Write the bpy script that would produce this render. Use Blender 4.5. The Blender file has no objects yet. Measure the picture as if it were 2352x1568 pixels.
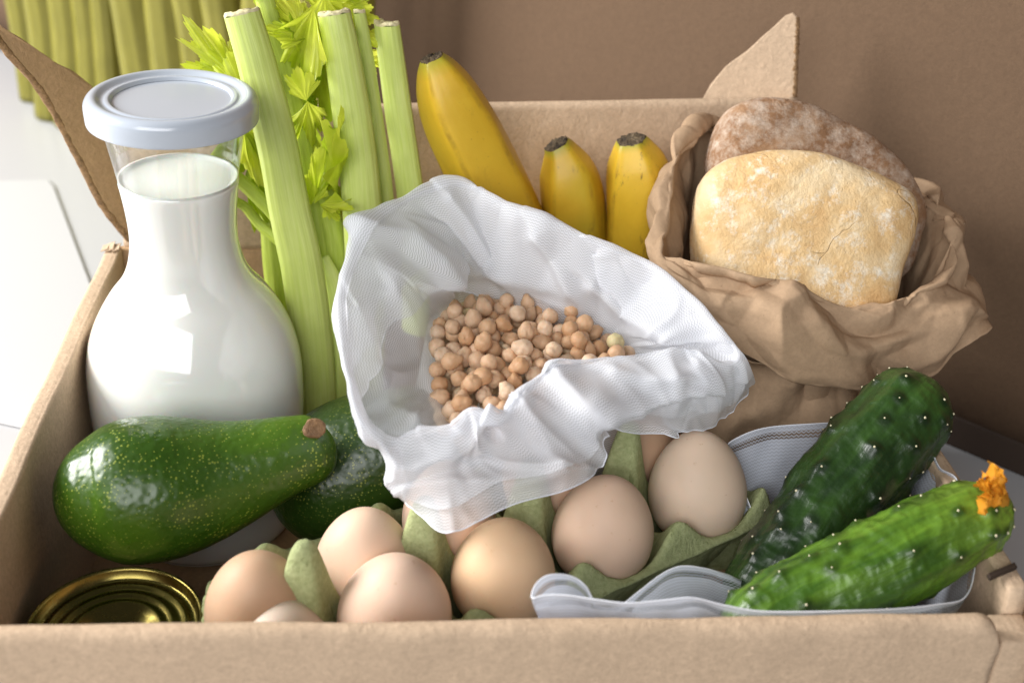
import bpy, bmesh, math, random
import numpy as np
from mathutils import Vector, Matrix, noise
random.seed(7)
rad = math.radians
V = Vector
# ------------------------------------------------------------------ camera, world, lamps, exposure
PITCH, ROLL, YAW, FPX = rad(30.355), rad(3.561), rad(6.1716), 2827.8     # FPX: focal length in pixels of a 2352 px wide frame
_rz = Matrix.Rotation(-YAW, 3, 'Z')
_X, _U, _F = V((1, 0, 0)), V((0, math.sin(PITCH), math.cos(PITCH))), V((0, math.cos(PITCH), -math.sin(PITCH)))
CR = _rz @ (math.cos(ROLL) * _X + math.sin(ROLL) * _U)
CU = _rz @ (-math.sin(ROLL) * _X + math.cos(ROLL) * _U)
CF = _rz @ _F
CC = V((-.35437 * math.sin(YAW), -.35437 * math.cos(YAW), .455))
sc = bpy.context.scene
cam = bpy.data.cameras.new('camera')
cam.sensor_width = 36
cam.lens = 36 * FPX / 2352
cam.clip_start, cam.clip_end = .02, 20
camo = bpy.data.objects.new('camera', cam)
sc.collection.objects.link(camo)
camo.matrix_world = Matrix(((CR.x, CU.x, -CF.x, CC.x), (CR.y, CU.y, -CF.y, CC.y), (CR.z, CU.z, -CF.z, CC.z), (0, 0, 0, 1)))
sc.camera = camo
cam.dof.use_dof = True
cam.dof.focus_distance = .60
cam.dof.aperture_fstop = 7.5

world = bpy.data.worlds.new('World')
sc.world = world
world.use_nodes = True
world.node_tree.nodes['Background'].inputs[0].default_value = (.97, .97, 1.0, 1)
world.node_tree.nodes['Background'].inputs[1].default_value = .075


def lamp(name, loc, target, sx, sy, power, color):
    l = bpy.data.lights.new(name, 'AREA')
    l.shape = 'RECTANGLE'
    l.size, l.size_y, l.energy, l.color = sx, sy, power, color
    o = bpy.data.objects.new(name, l)
    sc.collection.objects.link(o)
    o.location = loc
    o.rotation_euler = (V(target) - V(loc)).to_track_quat('-Z', 'Y').to_euler()
    return o


lamp('window_light', (-1.48, .42, .84), (.0, .15, .1), .90, .80, 58, (1.0, .992, .98))
lamp('room_light', (-.60, -1.45, 1.10), (.0, .15, .1), 1.5, 1.0, 30, (.985, .99, 1.0))

vs = sc.view_settings
vs.view_transform, vs.look, vs.exposure, vs.gamma = 'Standard', 'None', 0.12, 1.0
vs.use_curve_mapping = False
sc.cycles.use_denoising = True
sc.cycles.max_bounces = 12
sc.cycles.transparent_max_bounces = 24
sc.cycles.transmission_bounces = 12
sc.cycles.caustics_reflective = False


# ------------------------------------------------------------------ helpers
def ray(x, y):
    return CR * ((x - 1176) / FPX) - CU * ((y - 784) / FPX) + CF


def at(x, y, Z=None, Y=None, X=None, pl=None):
    d = ray(x, y)
    if Z is not None:
        t = (Z - CC.z) / d.z
    elif Y is not None:
        t = (Y - CC.y) / d.y
    elif X is not None:
        t = (X - CC.x) / d.x
    else:
        o, n = pl
        t = (o - CC).dot(n) / d.dot(n)
    return CC + d * t


COL = sc.collection


def obj(name, verts, faces, mat, parent=None, smooth=True, uvs=None):
    me = bpy.data.meshes.new(name)
    me.from_pydata([tuple(v) for v in verts], [], faces)
    if uvs is not None:
        ul = me.uv_layers.new(name='UVMap')
        for lp in me.loops:
            ul.data[lp.index].uv = uvs[lp.vertex_index]
    me.validate()
    bm = bmesh.new()
    bm.from_mesh(me)
    bmesh.ops.recalc_face_normals(bm, faces=bm.faces)
    bm.to_mesh(me)
    bm.free()
    if smooth:
        me.polygons.foreach_set('use_smooth', [True] * len(me.polygons))
    if mat:
        me.materials.append(mat)
    o = bpy.data.objects.new(name, me)
    COL.objects.link(o)
    if parent:
        o.parent = parent
        o.matrix_parent_inverse = Matrix.Translation(-parent.location)
    return o


def thing(name, label, cat, loc=(0, 0, 0), group=None):
    o = bpy.data.objects.new(name, None)
    o.empty_display_size = .02
    COL.objects.link(o)
    o.location = loc
    o['label'], o['category'] = label, cat
    if group:
        o['group'] = group
    return o


def tag(o, label, cat, group=None):
    o['label'], o['category'] = label, cat
    if group:
        o['group'] = group
    return o


def grid_faces(nu, nv, cu=False, cv=False):
    f = []
    for i in range(nu if cu else nu - 1):
        for j in range(nv if cv else nv - 1):
            a, b = i * nv + j, ((i + 1) % nu) * nv + j
            c, d = ((i + 1) % nu) * nv + (j + 1) % nv, i * nv + (j + 1) % nv
            f.append((a, b, c, d))
    return f


def lathe(prof, c, n=64, close=False):
    v = []
    for i in range(n):
        a = 2 * math.pi * i / n
        for r, z in prof:
            v.append(V((c[0] + r * math.cos(a), c[1] + r * math.sin(a), c[2] + z)))
    return v, grid_faces(n, len(prof), True, close)


def cr1(P0, P1, P2, P3, t):
    return .5 * ((2 * P1) + (-P0 + P2) * t + (2 * P0 - 5 * P1 + 4 * P2 - P3) * t * t + (-P0 + 3 * P1 - 3 * P2 + P3) * t ** 3)


def spline(pts, n, closed=False):
    m = len(pts)
    out = []
    seg = m if closed else m - 1
    for i in range(n):
        s = i * seg / (n if closed else n - 1)
        k = min(int(s), seg - 1)
        t = s - k
        if closed:
            q = [pts[(k + j) % m] for j in (-1, 0, 1, 2)]
        else:
            q = [pts[min(max(k + j, 0), m - 1)] for j in (-1, 0, 1, 2)]
        out.append(cr1(*q, t))
    return out


def interp(xs, ys, x):
    return float(np.interp(x, xs, ys))


def tube(path, radii, section, n=80, front=None, wob=None, caps=None):
    """path: control points; radii: per control point; section: list of (side, front) unit coords"""
    P = spline(path, n)
    R = spline([V((r, 0, 0)) for r in radii], n)
    if caps:
        fine = spline([V((*p, r)).to_4d() if False else V((p.x, p.y, p.z, r)) for p, r in zip(path, radii)], 1200)
        acc = [0.0]
        for i in range(1, 1200):
            acc.append(acc[-1] + (fine[i].xyz - fine[i - 1].xyz).length)
        tot = acc[-1]
        P, R = [], []
        for i in range(n):
            w = i / (n - 1)
            w = .45 * w + .55 * (.5 - .5 * math.cos(math.pi * w))
            w = w + .0
            if i < 8 or i > n - 9:                      # crowd the very ends
                pass
            s_ = w * tot
            j = min(int(np.searchsorted(acc, s_)), 1199)
            q = fine[j] if j == 0 else fine[j - 1].lerp(fine[j], (s_ - acc[j - 1]) / max(acc[j] - acc[j - 1], 1e-9))
            r = q.w
            for cl, dist, pw in ((caps[0], s_, caps[2]), (caps[1], tot - s_, caps[3])):
                if cl and dist < cl:
                    x_ = 1 - dist / cl
                    r *= max(0.0, 1 - x_ ** pw) ** (1 / pw)
            P.append(q.xyz)
            R.append(V((max(r, 2e-4), 0, 0)))
    front = front or -CF
    vs_ = []
    for i in range(n):
        t = (P[min(i + 1, n - 1)] - P[max(i - 1, 0)]).normalized()
        s = t.cross(front).normalized()
        f = s.cross(t).normalized()
        for k, (a, b) in enumerate(section):
            r = max(R[i].x, 1e-5)
            if wob:
                r *= wob(i / (n - 1), k / len(section), a, b)
            vs_.append(P[i] + s * (a * r) + f * (b * r))
    return vs_, grid_faces(n, len(section), False, True), P


def cap(faces, nv, ns, first=True, last=True):
    if first:
        faces.append(tuple(range(ns)))
    if last:
        faces.append(tuple(range(nv - ns, nv))[::-1])
    return faces


def circ(n, fn=None):
    return [((fn(2 * math.pi * k / n) if fn else 1) * math.cos(2 * math.pi * k / n),
             (fn(2 * math.pi * k / n) if fn else 1) * math.sin(2 * math.pi * k / n)) for k in range(n)]


def nz(p, s, seed=0):
    return noise.noise(V((p[0] * s + seed * 17.3, p[1] * s - seed * 5.1, p[2] * s + seed * 9.7)))


def ridged(p, s, seed=0, octv=3):
    h, a = 0, 1
    for k in range(octv):
        h += a * (1 - 2 * abs(nz(p, s * 2 ** k, seed + k)))
        a *= .5
    return h


def rbox(name, lo, hi, mat, parent=None, bev=.002, seg=3):
    bm = bmesh.new()
    lo, hi = V(lo), V(hi)
    m = Matrix.Translation((lo + hi) / 2) @ Matrix.Diagonal((*(hi - lo), 1))
    bmesh.ops.create_cube(bm, size=1, matrix=m)
    if bev:
        bmesh.ops.bevel(bm, geom=bm.edges[:], offset=bev, segments=seg, profile=.5, affect='EDGES')
    vs_ = [v.co.copy() for v in bm.verts]
    fs = [[v.index for v in f.verts] for f in bm.faces]
    bm.free()
    return obj(name, vs_, fs, mat, parent, smooth=bool(bev))


def plate(name, poly, n, th, mat, parent=None, sub=None):
    """flat polygon (3D points) given a thickness along n, bevelled edge"""
    k = len(poly)
    n = n.normalized()
    c = sum(poly, V()) / k
    vs_ = []
    for off, sh in ((0, .0006), (.0004, 0), (th - .0004, 0), (th, .0006)):
        for p in poly:
            vs_.append(p + n * (off - th / 2) + (c - p).normalized() * sh)
    f = []
    for r in range(3):
        for i in range(k):
            f.append((r * k + i, r * k + (i + 1) % k, (r + 1) * k + (i + 1) % k, (r + 1) * k + i))
    f.append(tuple(range(k))[::-1])
    f.append(tuple(range(3 * k, 4 * k)))
    return obj(name, vs_, f, mat, parent, smooth=False)


# ------------------------------------------------------------------ materials
class NB:
    def __init__(s, name):
        s.m = bpy.data.materials.new(name)
        s.m.use_nodes = True
        s.t = s.m.node_tree
        s.t.nodes.clear()
        s.out = s.n('ShaderNodeOutputMaterial')
        s.tc = s.n('ShaderNodeTexCoord')

    def n(s, ty, **kw):
        x = s.t.nodes.new(ty)
        for k, v in kw.items():
            setattr(x, k, v)
        return x

    def l(s, a, b):
        s.t.links.new(a, b)

    def val(s, node, **kw):
        for k, v in kw.items():
            node.inputs[k.replace('_', ' ')].default_value = v
        return node

    def noise(s, scale, detail=4, rough=.55, co='Object', stretch=None, dist=0):
        x = s.n('ShaderNodeTexNoise')
        x.inputs['Scale'].default_value = scale
        x.inputs['Detail'].default_value = detail
        x.inputs['Roughness'].default_value = rough
        x.inputs['Distortion'].default_value = dist
        src = s.tc.outputs[co]
        if stretch:
            mp = s.n('ShaderNodeMapping')
            mp.inputs['Scale'].default_value = stretch
            s.l(src, mp.inputs[0])
            src = mp.outputs[0]
        s.l(src, x.inputs['Vector'])
        return x.outputs['Fac']

    def voro(s, scale, feature='F1', out='Distance', rnd=1.0):
        x = s.n('ShaderNodeTexVoronoi', feature=feature)
        x.inputs['Scale'].default_value = scale
        x.inputs['Randomness'].default_value = rnd
        s.l(s.tc.outputs['Object'], x.inputs['Vector'])
        return x.outputs[out]

    def ramp(s, fac, stops):
        x = s.n('ShaderNodeValToRGB')
        e = x.color_ramp.elements
        while len(e) < len(stops):
            e.new(.5)
        for i, (p, c) in enumerate(stops):
            e[i].position = p
            e[i].color = (*c, 1) if len(c) == 3 else c
        s.l(fac, x.inputs[0])
        return x.outputs[0]

    def mix(s, fac, a, b, blend='MIX'):
        x = s.n('ShaderNodeMix', data_type='RGBA', blend_type=blend)
        for i, v in ((0, fac), (6, a), (7, b)):
            if hasattr(v, 'default_value') or hasattr(v, 'links'):
                s.l(v, x.inputs[i])
            else:
                x.inputs[i].default_value = v if i == 0 else (*v, 1)
        return x.outputs[2]

    def math(s, op, a, b=None, clamp=False):
        x = s.n('ShaderNodeMath', operation=op)
        x.use_clamp = clamp
        for i, v in enumerate((a, b)):
            if v is None:
                continue
            if hasattr(v, 'links'):
                s.l(v, x.inputs[i])
            else:
                x.inputs[i].default_value = v
        return x.outputs[0]

    def bump(s, h, strength=.3, dist=.001, prev=None):
        x = s.n('ShaderNodeBump')
        x.inputs['Strength'].default_value = strength
        x.inputs['Distance'].default_value = dist
        s.l(h, x.inputs['Height'])
        if prev:
            s.l(prev, x.inputs['Normal'])
        return x.outputs[0]

    def pbr(s, col, rough=.6, nrm=None, **kw):
        x = s.n('ShaderNodeBsdfPrincipled')
        if hasattr(col, 'links'):
            s.l(col, x.inputs['Base Color'])
        else:
            x.inputs['Base Color'].default_value = (*col, 1)
        if hasattr(rough, 'links'):
            s.l(rough, x.inputs['Roughness'])
        else:
            x.inputs['Roughness'].default_value = rough
        if nrm:
            s.l(nrm, x.inputs['Normal'])
        for k, v in kw.items():
            x.inputs[k.replace('_', ' ')].default_value = v
        s.last = x
        return x.outputs[0]

    def done(s, sh):
        s.l(sh, s.out.inputs[0])
        return s.m


def kraft(name, c, var=.10, bump=.35, blotch=18, dent=1.0):
    b = NB(name)
    fib = b.noise(420, 6, .75, dist=.4)
    fib2 = b.noise(150, 5, .65, dist=.8)
    big = b.noise(blotch, 3)
    d = tuple(x * (1 - 2.2 * var) for x in c)
    h = tuple(min(1, x * (1 + 2.0 * var)) for x in c)
    col = b.mix(b.ramp(fib, [(.3, (0, 0, 0)), (.7, (1, 1, 1))]), d, h)
    col = b.mix(b.ramp(fib2, [(.36, (.30, .30, .30)), (.62, (0, 0, 0))]), col, tuple(x * .80 for x in c))
    col = b.mix(b.ramp(big, [(.35, (0, 0, 0)), (.7, (.28, .28, .28))]), col, tuple(x * .82 for x in c))
    specks = b.ramp(b.noise(520, 2, .5), [(.69, (0, 0, 0)), (.77, (.45, .45, .45))])
    col = b.mix(specks, col, tuple(x * .45 for x in c))
    nr = b.bump(b.noise(36, 3), .5 * bump * dent, .006)
    nr = b.bump(fib2, bump, .0022, nr)
    nr = b.bump(fib, bump * .8, .0008, nr)
    return b.done(b.pbr(col, .85, nr, Specular_IOR_Level=.25))


def simple(name, c, rough=.5, **kw):
    b = NB(name)
    return b.done(b.pbr(c, rough, **kw))


M = {}
M['kraft'] = kraft('kraft_card', (.56, .41, .28))
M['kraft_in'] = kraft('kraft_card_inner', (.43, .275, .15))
M['kraft_edge'] = kraft('kraft_edge', (.30, .18, .09), .3, .8)
M['bagpaper'] = kraft('kraft_bag_paper', (.45, .305, .19), .06, .16, 30, 0.0)
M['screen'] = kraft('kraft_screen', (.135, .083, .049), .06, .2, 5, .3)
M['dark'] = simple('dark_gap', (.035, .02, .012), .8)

b = NB('table_white')
M['table'] = b.done(b.pbr(b.mix(b.noise(3, 2), (.45, .452, .46), (.50, .502, .51)), .28, Specular_IOR_Level=.4))
b = NB('sheet_white')
M['paper'] = b.done(b.pbr((.52, .52, .52), .6))

b = NB('lid_enamel')
M['lid'] = b.done(b.pbr((.44, .48, .54), .22, b.bump(b.noise(500, 2), .04, .0003), Coat_Weight=.4, Coat_Roughness=.12))
b = NB('milk')
M['milk'] = b.done(b.pbr((.76, .76, .715), .10, Subsurface_Weight=.25, Subsurface_Scale=.004, Specular_IOR_Level=.55, Coat_Weight=.6, Coat_Roughness=.03))
b = NB('milk_top')
M['milk_top'] = b.done(b.pbr((.86, .85, .80), .15, Subsurface_Weight=.2, Subsurface_Scale=.004))
b = NB('glass')
g = b.n('ShaderNodeBsdfGlossy')
g.inputs['Roughness'].default_value = .01
lw_ = b.n('ShaderNodeLayerWeight'); lw_.inputs[0].default_value = .5
fr_ = b.math('ADD', b.math('MULTIPLY', b.math('POWER', lw_.outputs['Facing'], 2.2), .65), .06)
tr = b.n('ShaderNodeBsdfTransparent')
tr.inputs[0].default_value = (.955, .975, .965, 1)
mx = b.n('ShaderNodeMixShader')
b.l(fr_, mx.inputs[0])
b.l(tr.outputs[0], mx.inputs[1])
b.l(g.outputs[0], mx.inputs[2])
M['glass'] = b.done(mx.outputs[0])


def stalk_mat(name, c1, c2):
    b = NB(name)
    sp = b.n('ShaderNodeSeparateXYZ')
    b.l(b.tc.outputs['UV'], sp.inputs[0])
    lines = b.n('ShaderNodeTexNoise')
    mp = b.n('ShaderNodeMapping')
    mp.inputs['Scale'].default_value = (55, 1.2, 1)
    b.l(b.tc.outputs['UV'], mp.inputs[0])
    b.l(mp.outputs[0], lines.inputs['Vector'])
    lines.inputs['Scale'].default_value = 1.0
    col = b.mix(b.ramp(lines.outputs['Fac'], [(.22, (0, 0, 0)), (.78, (1, 1, 1))]), c1, c2)
    col = b.mix(b.ramp(b.noise(30, 3), [(.4, (0, 0, 0)), (.8, (.5, .5, .5))]), col, tuple(x * .8 for x in c1))
    nr = b.bump(lines.outputs['Fac'], .35, .0006)
    sh = b.pbr(col, .38, nr, Subsurface_Weight=.25, Subsurface_Scale=.004, Specular_IOR_Level=.45)
    b.last.inputs['Subsurface Radius'].default_value = (1, 1, .35)
    return b.done(sh)


M['stalk'] = stalk_mat('celery_stalk', (.52, .62, .13), (.66, .73, .26))
M['stalk_thin'] = stalk_mat('celery_thin_stalk', (.38, .48, .05), (.52, .60, .14))
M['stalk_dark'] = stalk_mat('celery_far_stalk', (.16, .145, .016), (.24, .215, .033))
b = NB('celery_cut')
M['cut'] = b.done(b.pbr(b.mix(b.noise(250, 3), (.72, .68, .42), (.52, .42, .22)), .6, b.bump(b.noise(600, 2), .5, .001)))


def leaf_mat(name, c1, c2):
    b = NB(name)
    col = b.mix(b.ramp(b.noise(45, 3), [(.35, (0, 0, 0)), (.65, (1, 1, 1))]), c1, c2)
    vein = b.noise(160, 3, .6, stretch=(1, .3, 1))
    nr = b.bump(vein, .35, .0012)
    p = b.pbr(col, .35, nr, Specular_IOR_Level=.5)
    t = b.n('ShaderNodeBsdfTranslucent')
    b.l(col, t.inputs[0])
    mx = b.n('ShaderNodeMixShader')
    mx.inputs[0].default_value = .55
    b.l(p, mx.inputs[1])
    b.l(t.outputs[0], mx.inputs[2])
    return b.done(mx.outputs[0])


M['leaf'] = leaf_mat('celery_leaf', (.56, .66, .035), (.74, .78, .11))
M['leaf2'] = leaf_mat('celery_leaf_deep', (.32, .46, .02), (.48, .58, .04))


def banana_mat(name, seed, dirt):
    b = NB(name)
    mpn = b.noise(22, 4, .6, dist=.3)
    col = b.mix(b.ramp(mpn, [(.35, (0, 0, 0)), (.7, (1, 1, 1))]), (.60, .36, .020), (.74, .48, .035))
    gr = b.ramp(b.noise(14 + seed, 2), [(.56, (0, 0, 0)), (.72, (.45, .45, .45))])
    col = b.mix(gr, col, (.42, .38, .03))
    sp = b.ramp(b.noise(120, 5, .75, stretch=(1, 1, .28)), [(.60, (0, 0, 0)), (.68, (dirt, dirt, dirt))])
    col = b.mix(sp, col, (.14, .07, .015))
    sp2 = b.ramp(b.noise(520, 2), [(.70, (0, 0, 0)), (.76, (.4, .4, .4))])
    col = b.mix(sp2, col, (.28, .15, .03))
    ur = b.n('ShaderNodeSeparateXYZ')
    b.l(b.tc.outputs['UV'], ur.inputs[0])
    ca = b.math('COSINE', b.math('ADD', b.math('MULTIPLY', ur.outputs[0], 31.4159), float(1 if seed == 0 else 2 if seed == 2 else 3)))
    rg = b.math('MULTIPLY', b.ramp(ca, [(.88, (0, 0, 0)), (.99, (1, 1, 1))]), b.ramp(b.noise(60, 4, .7), [(.42, (0, 0, 0)), (.66, (.55, .55, .55))]))
    col = b.mix(rg, col, (.30, .17, .02))
    # green tint near the top end, from the UV along the fruit
    sp3 = b.n('ShaderNodeSeparateXYZ')
    b.l(b.tc.outputs['UV'], sp3.inputs[0])
    tint = b.ramp(sp3.outputs[1], [(.03, (.75, .75, .75)), (.13, (0, 0, 0))])
    col = b.mix(tint, col, (.33, .33, .03))
    nr = b.bump(b.noise(380, 3), .12, .0006)
    return b.done(b.pbr(col, .40, nr, Subsurface_Weight=.08, Subsurface_Scale=.003, Specular_IOR_Level=.4))


M['banana0'] = banana_mat('banana_peel_clean', 0, .15)
M['banana1'] = banana_mat('banana_peel', 2, .35)
M['banana2'] = banana_mat('banana_peel_spotted', 5, .75)
b = NB('banana_tip')
M['tip'] = b.done(b.pbr(b.mix(b.ramp(b.noise(170, 4, .7), [(.35, (0, 0, 0)), (.65, (1, 1, 1))]), (.022, .015, .010), (.19, .135, .075)), .9, b.bump(b.noise(350, 4), 1, .003)))

b = NB('bread_crust')
n1 = b.noise(26, 6, .62, dist=.2)
col = b.ramp(n1, [(.28, (.60, .35, .14)), (.44, (.72, .49, .24)), (.58, (.80, .62, .38)), (.76, (.84, .72, .52))])
fl = b.ramp(b.noise(75, 8, .78), [(.52, (0, 0, 0)), (.66, (.85, .85, .85))])
col = b.mix(fl, col, (.88, .82, .70))
wr = b.noise(60, 7, .7, dist=.15)
nr = b.bump(wr, .55, .005)
nr = b.bump(b.noise(420, 4, .7), .35, .0012, nr)
ve = b.n('ShaderNodeTexVoronoi', feature='DISTANCE_TO_EDGE')
ve.inputs['Scale'].default_value = 19
nvv = b.n('ShaderNodeTexNoise'); nvv.inputs['Scale'].default_value = 40
b.l(b.tc.outputs['Object'], nvv.inputs['Vector'])
mxv = b.n('ShaderNodeMix', data_type='VECTOR'); mxv.inputs[0].default_value = .03
b.l(b.tc.outputs['Object'], mxv.inputs[4]); b.l(nvv.outputs['Color'], mxv.inputs[5])
b.l(mxv.outputs[1], ve.inputs['Vector'])
crk = b.ramp(ve.outputs['Distance'], [(.0, (1, 1, 1)), (.008, (0, 0, 0))])
gate = b.ramp(b.noise(20, 2), [(.52, (0, 0, 0)), (.58, (1, 1, 1))])
crf = b.math('MULTIPLY', crk, gate)
col = b.mix(b.math('MULTIPLY', crf, .25), col, (.36, .17, .05))
nr = b.bump(b.math('SUBTRACT', 1.0, crf), .6, .0015, nr)
M['bread'] = b.done(b.pbr(col, .75, nr, Specular_IOR_Level=.3))
b = NB('bread_brown')
n1 = b.noise(30, 6, .65, dist=.5)
col = b.ramp(n1, [(.32, (.20, .10, .048)), (.5, (.31, .17, .088)), (.66, (.44, .27, .155))])
fl = b.ramp(b.noise(120, 7, .8), [(.42, (0, 0, 0)), (.68, (.85, .85, .85))])
col = b.mix(fl, col, (.66, .55, .45))
nr = b.bump(b.noise(110, 6, .7, stretch=(1, 1, 2)), .7, .003)
M['bread2'] = b.done(b.pbr(col, .85, nr, Specular_IOR_Level=.25))


def avo_mat(name, c1, c2, speck):
    b = NB(name)
    col = b.mix(b.ramp(b.noise(16, 3), [(.35, (0, 0, 0)), (.68, (1, 1, 1))]), c1, c2)
    vd = b.voro(560)
    thr = b.noise(60, 2)
    sp = b.math('LESS_THAN', vd, b.math('MULTIPLY', thr, .46))
    pres = b.ramp(b.noise(28, 3), [(.30, (.15, .15, .15)), (.58, (1, 1, 1))])
    col = b.mix(b.math('MULTIPLY', b.math('MULTIPLY', sp, pres), .9), col, speck)
    nr = b.bump(b.voro(330, 'SMOOTH_F1'), .30, .0013)
    nr = b.bump(b.noise(90, 3), .04, .002, nr)
    nr = b.bump(sp, .25, .0004, nr)
    return b.done(b.pbr(col, b.ramp(b.noise(40, 3), [(.3, (.27, .27, .27)), (.7, (.38, .38, .38))]), nr, Specular_IOR_Level=.5))


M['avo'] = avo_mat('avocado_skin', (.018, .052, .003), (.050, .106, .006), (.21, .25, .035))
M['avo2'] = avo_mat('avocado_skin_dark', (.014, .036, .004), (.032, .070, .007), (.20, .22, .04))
b = NB('avocado_stem')
M['stem'] = b.done(b.pbr(b.mix(b.noise(260, 4, .7), (.04, .018, .008), (.34, .19, .085)), .8, b.bump(b.noise(260, 4), 1, .003)))


def egg_mat(name, c):
    b = NB(name)
    col = b.mix(b.ramp(b.noise(35, 3), [(.3, (0, 0, 0)), (.7, (1, 1, 1))]), tuple(x * .93 for x in c), tuple(min(1, x * 1.05) for x in c))
    sp = b.ramp(b.noise(330, 2), [(.70, (0, 0, 0)), (.77, (.5, .5, .5))])
    col = b.mix(sp, col, tuple(x * v for x, v in zip(c, (.75, .62, .52))))
    nr = b.bump(b.noise(900, 3), .07, .0005)
    sh = b.pbr(col, .52, nr, Subsurface_Weight=.15, Subsurface_Scale=.003, Specular_IOR_Level=.22)
    return b.done(sh)


EGGM = [egg_mat('eggshell_%s' % n, c) for n, c in (('cream', (.68, .52, .39)), ('peach', (.65, .46, .335)), ('tan', (.65, .44, .27)), ('pink', (.68, .485, .365)), ('brown', (.50, .325, .21)), ('pale', (.74, .61, .49)))]

b = NB('pulp_green')
fib = b.noise(420, 5, .7)
col = b.mix(b.ramp(fib, [(.3, (0, 0, 0)), (.7, (1, 1, 1))]), (.34, .385, .175), (.50, .54, .28))
col = b.mix(b.ramp(b.noise(260, 2, .5, stretch=(1, 1, .2)), [(.66, (0, 0, 0)), (.72, (.6, .6, .6))]), col, (.19, .22, .08))
nr = b.bump(b.noise(150, 6, .75), .85, .003)
nr = b.bump(fib, .4, .001, nr)
M['pulp'] = b.done(b.pbr(col, .95, nr, Specular_IOR_Level=.15))


def cuc_mat(name, dk, lt, pale):
    b = NB(name)
    tco = b.n('ShaderNodeAttribute', attribute_name='tco')
    mp = b.n('ShaderNodeMapping'); mp.inputs['Scale'].default_value = (3.6, 3.6, 5.5)
    b.l(tco.outputs['Vector'], mp.inputs[0])
    ln = b.n('ShaderNodeTexNoise'); ln.inputs['Scale'].default_value = 1.0; ln.inputs['Detail'].default_value = 4
    b.l(mp.outputs[0], ln.inputs['Vector'])
    col = b.mix(b.ramp(ln.outputs['Fac'], [(.38, (0, 0, 0)), (.66, (1, 1, 1))]), dk, lt)
    sp3 = b.n('ShaderNodeSeparateXYZ')
    b.l(b.tc.outputs['UV'], sp3.inputs[0])
    fade = b.ramp(sp3.outputs[1], [(.62, (0, 0, 0)), (.93, (.85, .85, .85))])
    mp2 = b.n('ShaderNodeMapping'); mp2.inputs['Scale'].default_value = (8.0, 8.0, 9.0)
    b.l(tco.outputs['Vector'], mp2.inputs[0])
    l2 = b.n('ShaderNodeTexNoise'); l2.inputs['Scale'].default_value = 1.0
    b.l(mp2.outputs[0], l2.inputs['Vector'])
    st = b.math('MULTIPLY', fade, b.ramp(l2.outputs['Fac'], [(.30, (.45, .45, .45)), (.65, (1, 1, 1))]))
    col = b.mix(st, col, pale)
    wa = b.n('ShaderNodeAttribute', attribute_name='wart')
    col = b.mix(b.ramp(wa.outputs['Fac'], [(.12, (0, 0, 0)), (.7, (.85, .85, .85))]), col, tuple(x * .55 for x in dk))
    nr = b.bump(b.noise(150, 4, .6), .22, .0020)
    nr = b.bump(l2.outputs['Fac'], .25, .0018, nr)
    nr = b.bump(b.noise(260, 3, .6), .18, .0010, nr)
    return b.done(b.pbr(col, .36, nr, Specular_IOR_Level=.5))


M['cuc1'] = cuc_mat('cucumber_skin_dark', (.009, .027, .005), (.024, .062, .009), (.035, .085, .012))
M['cuc2'] = cuc_mat('cucumber_skin_light', (.034, .086, .007), (.10, .20, .016), (.22, .34, .035))
M['spine'] = simple('cucumber_spine', (.62, .56, .38), .6)
b = NB('dry_flower')
fs_ = b.pbr(b.mix(b.noise(160, 3), (.72, .26, .01), (.85, .42, .03)), .6)
tl = b.n('ShaderNodeBsdfTranslucent'); tl.inputs[0].default_value = (.9, .45, .03, 1)
mx = b.n('ShaderNodeMixShader'); mx.inputs[0].default_value = .35
b.l(fs_, mx.inputs[1]); b.l(tl.outputs[0], mx.inputs[2])
M['flower'] = b.done(mx.outputs[0])


def mesh_cloth(name, c, lo, hi, rows=700, stripe=False):
    """fine zig-zag net, UV in metres"""
    b = NB(name)
    sp = b.n('ShaderNodeSeparateXYZ')
    b.l(b.tc.outputs['UV'], sp.inputs[0])
    u, v = sp.outputs[0], sp.outputs[1]
    zz = b.math('PINGPONG', b.math('MULTIPLY', u, rows * 1.0), .5)
    ph = b.math('ADD', b.math('MULTIPLY', v, rows), zz)
    w = b.math('PINGPONG', ph, .5)
    w = b.math('MULTIPLY', w, 2.0)                    # 0..1 triangle rows
    thr = b.ramp(w, [(.12, (lo, lo, lo)), (.55, (hi, hi, hi))])
    al = thr
    if stripe:
        # looser rows close to the hem (UV v counts metres from the hem)
        s1 = b.ramp(b.math('MULTIPLY', v, 40.0), [(.12, (0, 0, 0)), (.15, (1, 1, 1)), (.26, (1, 1, 1)), (.30, (0, 0, 0))])
        al = b.math('SUBTRACT', al, b.math('MULTIPLY', b.math('MULTIPLY', s1, b.math('SUBTRACT', 1.15, w)), .85), True)
    nr = b.bump(w, .10, .0005)
    nr = b.bump(b.noise(90, 3), .15, .002, nr)
    d = b.n('ShaderNodeBsdfDiffuse'); d.inputs[0].default_value = (*c, 1); b.l(nr, d.inputs['Normal'])
    t = b.n('ShaderNodeBsdfTranslucent'); t.inputs[0].default_value = (*c, 1); b.l(nr, t.inputs['Normal'])
    m1 = b.n('ShaderNodeMixShader'); m1.inputs[0].default_value = .35
    b.l(d.outputs[0], m1.inputs[1]); b.l(t.outputs[0], m1.inputs[2])
    tp = b.n('ShaderNodeBsdfTransparent')
    m2 = b.n('ShaderNodeMixShader')
    b.l(al, m2.inputs[0]); b.l(tp.outputs[0], m2.inputs[1]); b.l(m1.outputs[0], m2.inputs[2])
    return b.done(m2.outputs[0])


M['net'] = mesh_cloth('white_net', (.89, .905, .945), .42, .74)
M['net2'] = mesh_cloth('white_net_striped', (.66, .705, .80), .70, .96, 560, True)
M['hem'] = simple('white_hem', (.78, .80, .86), .8)

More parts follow.
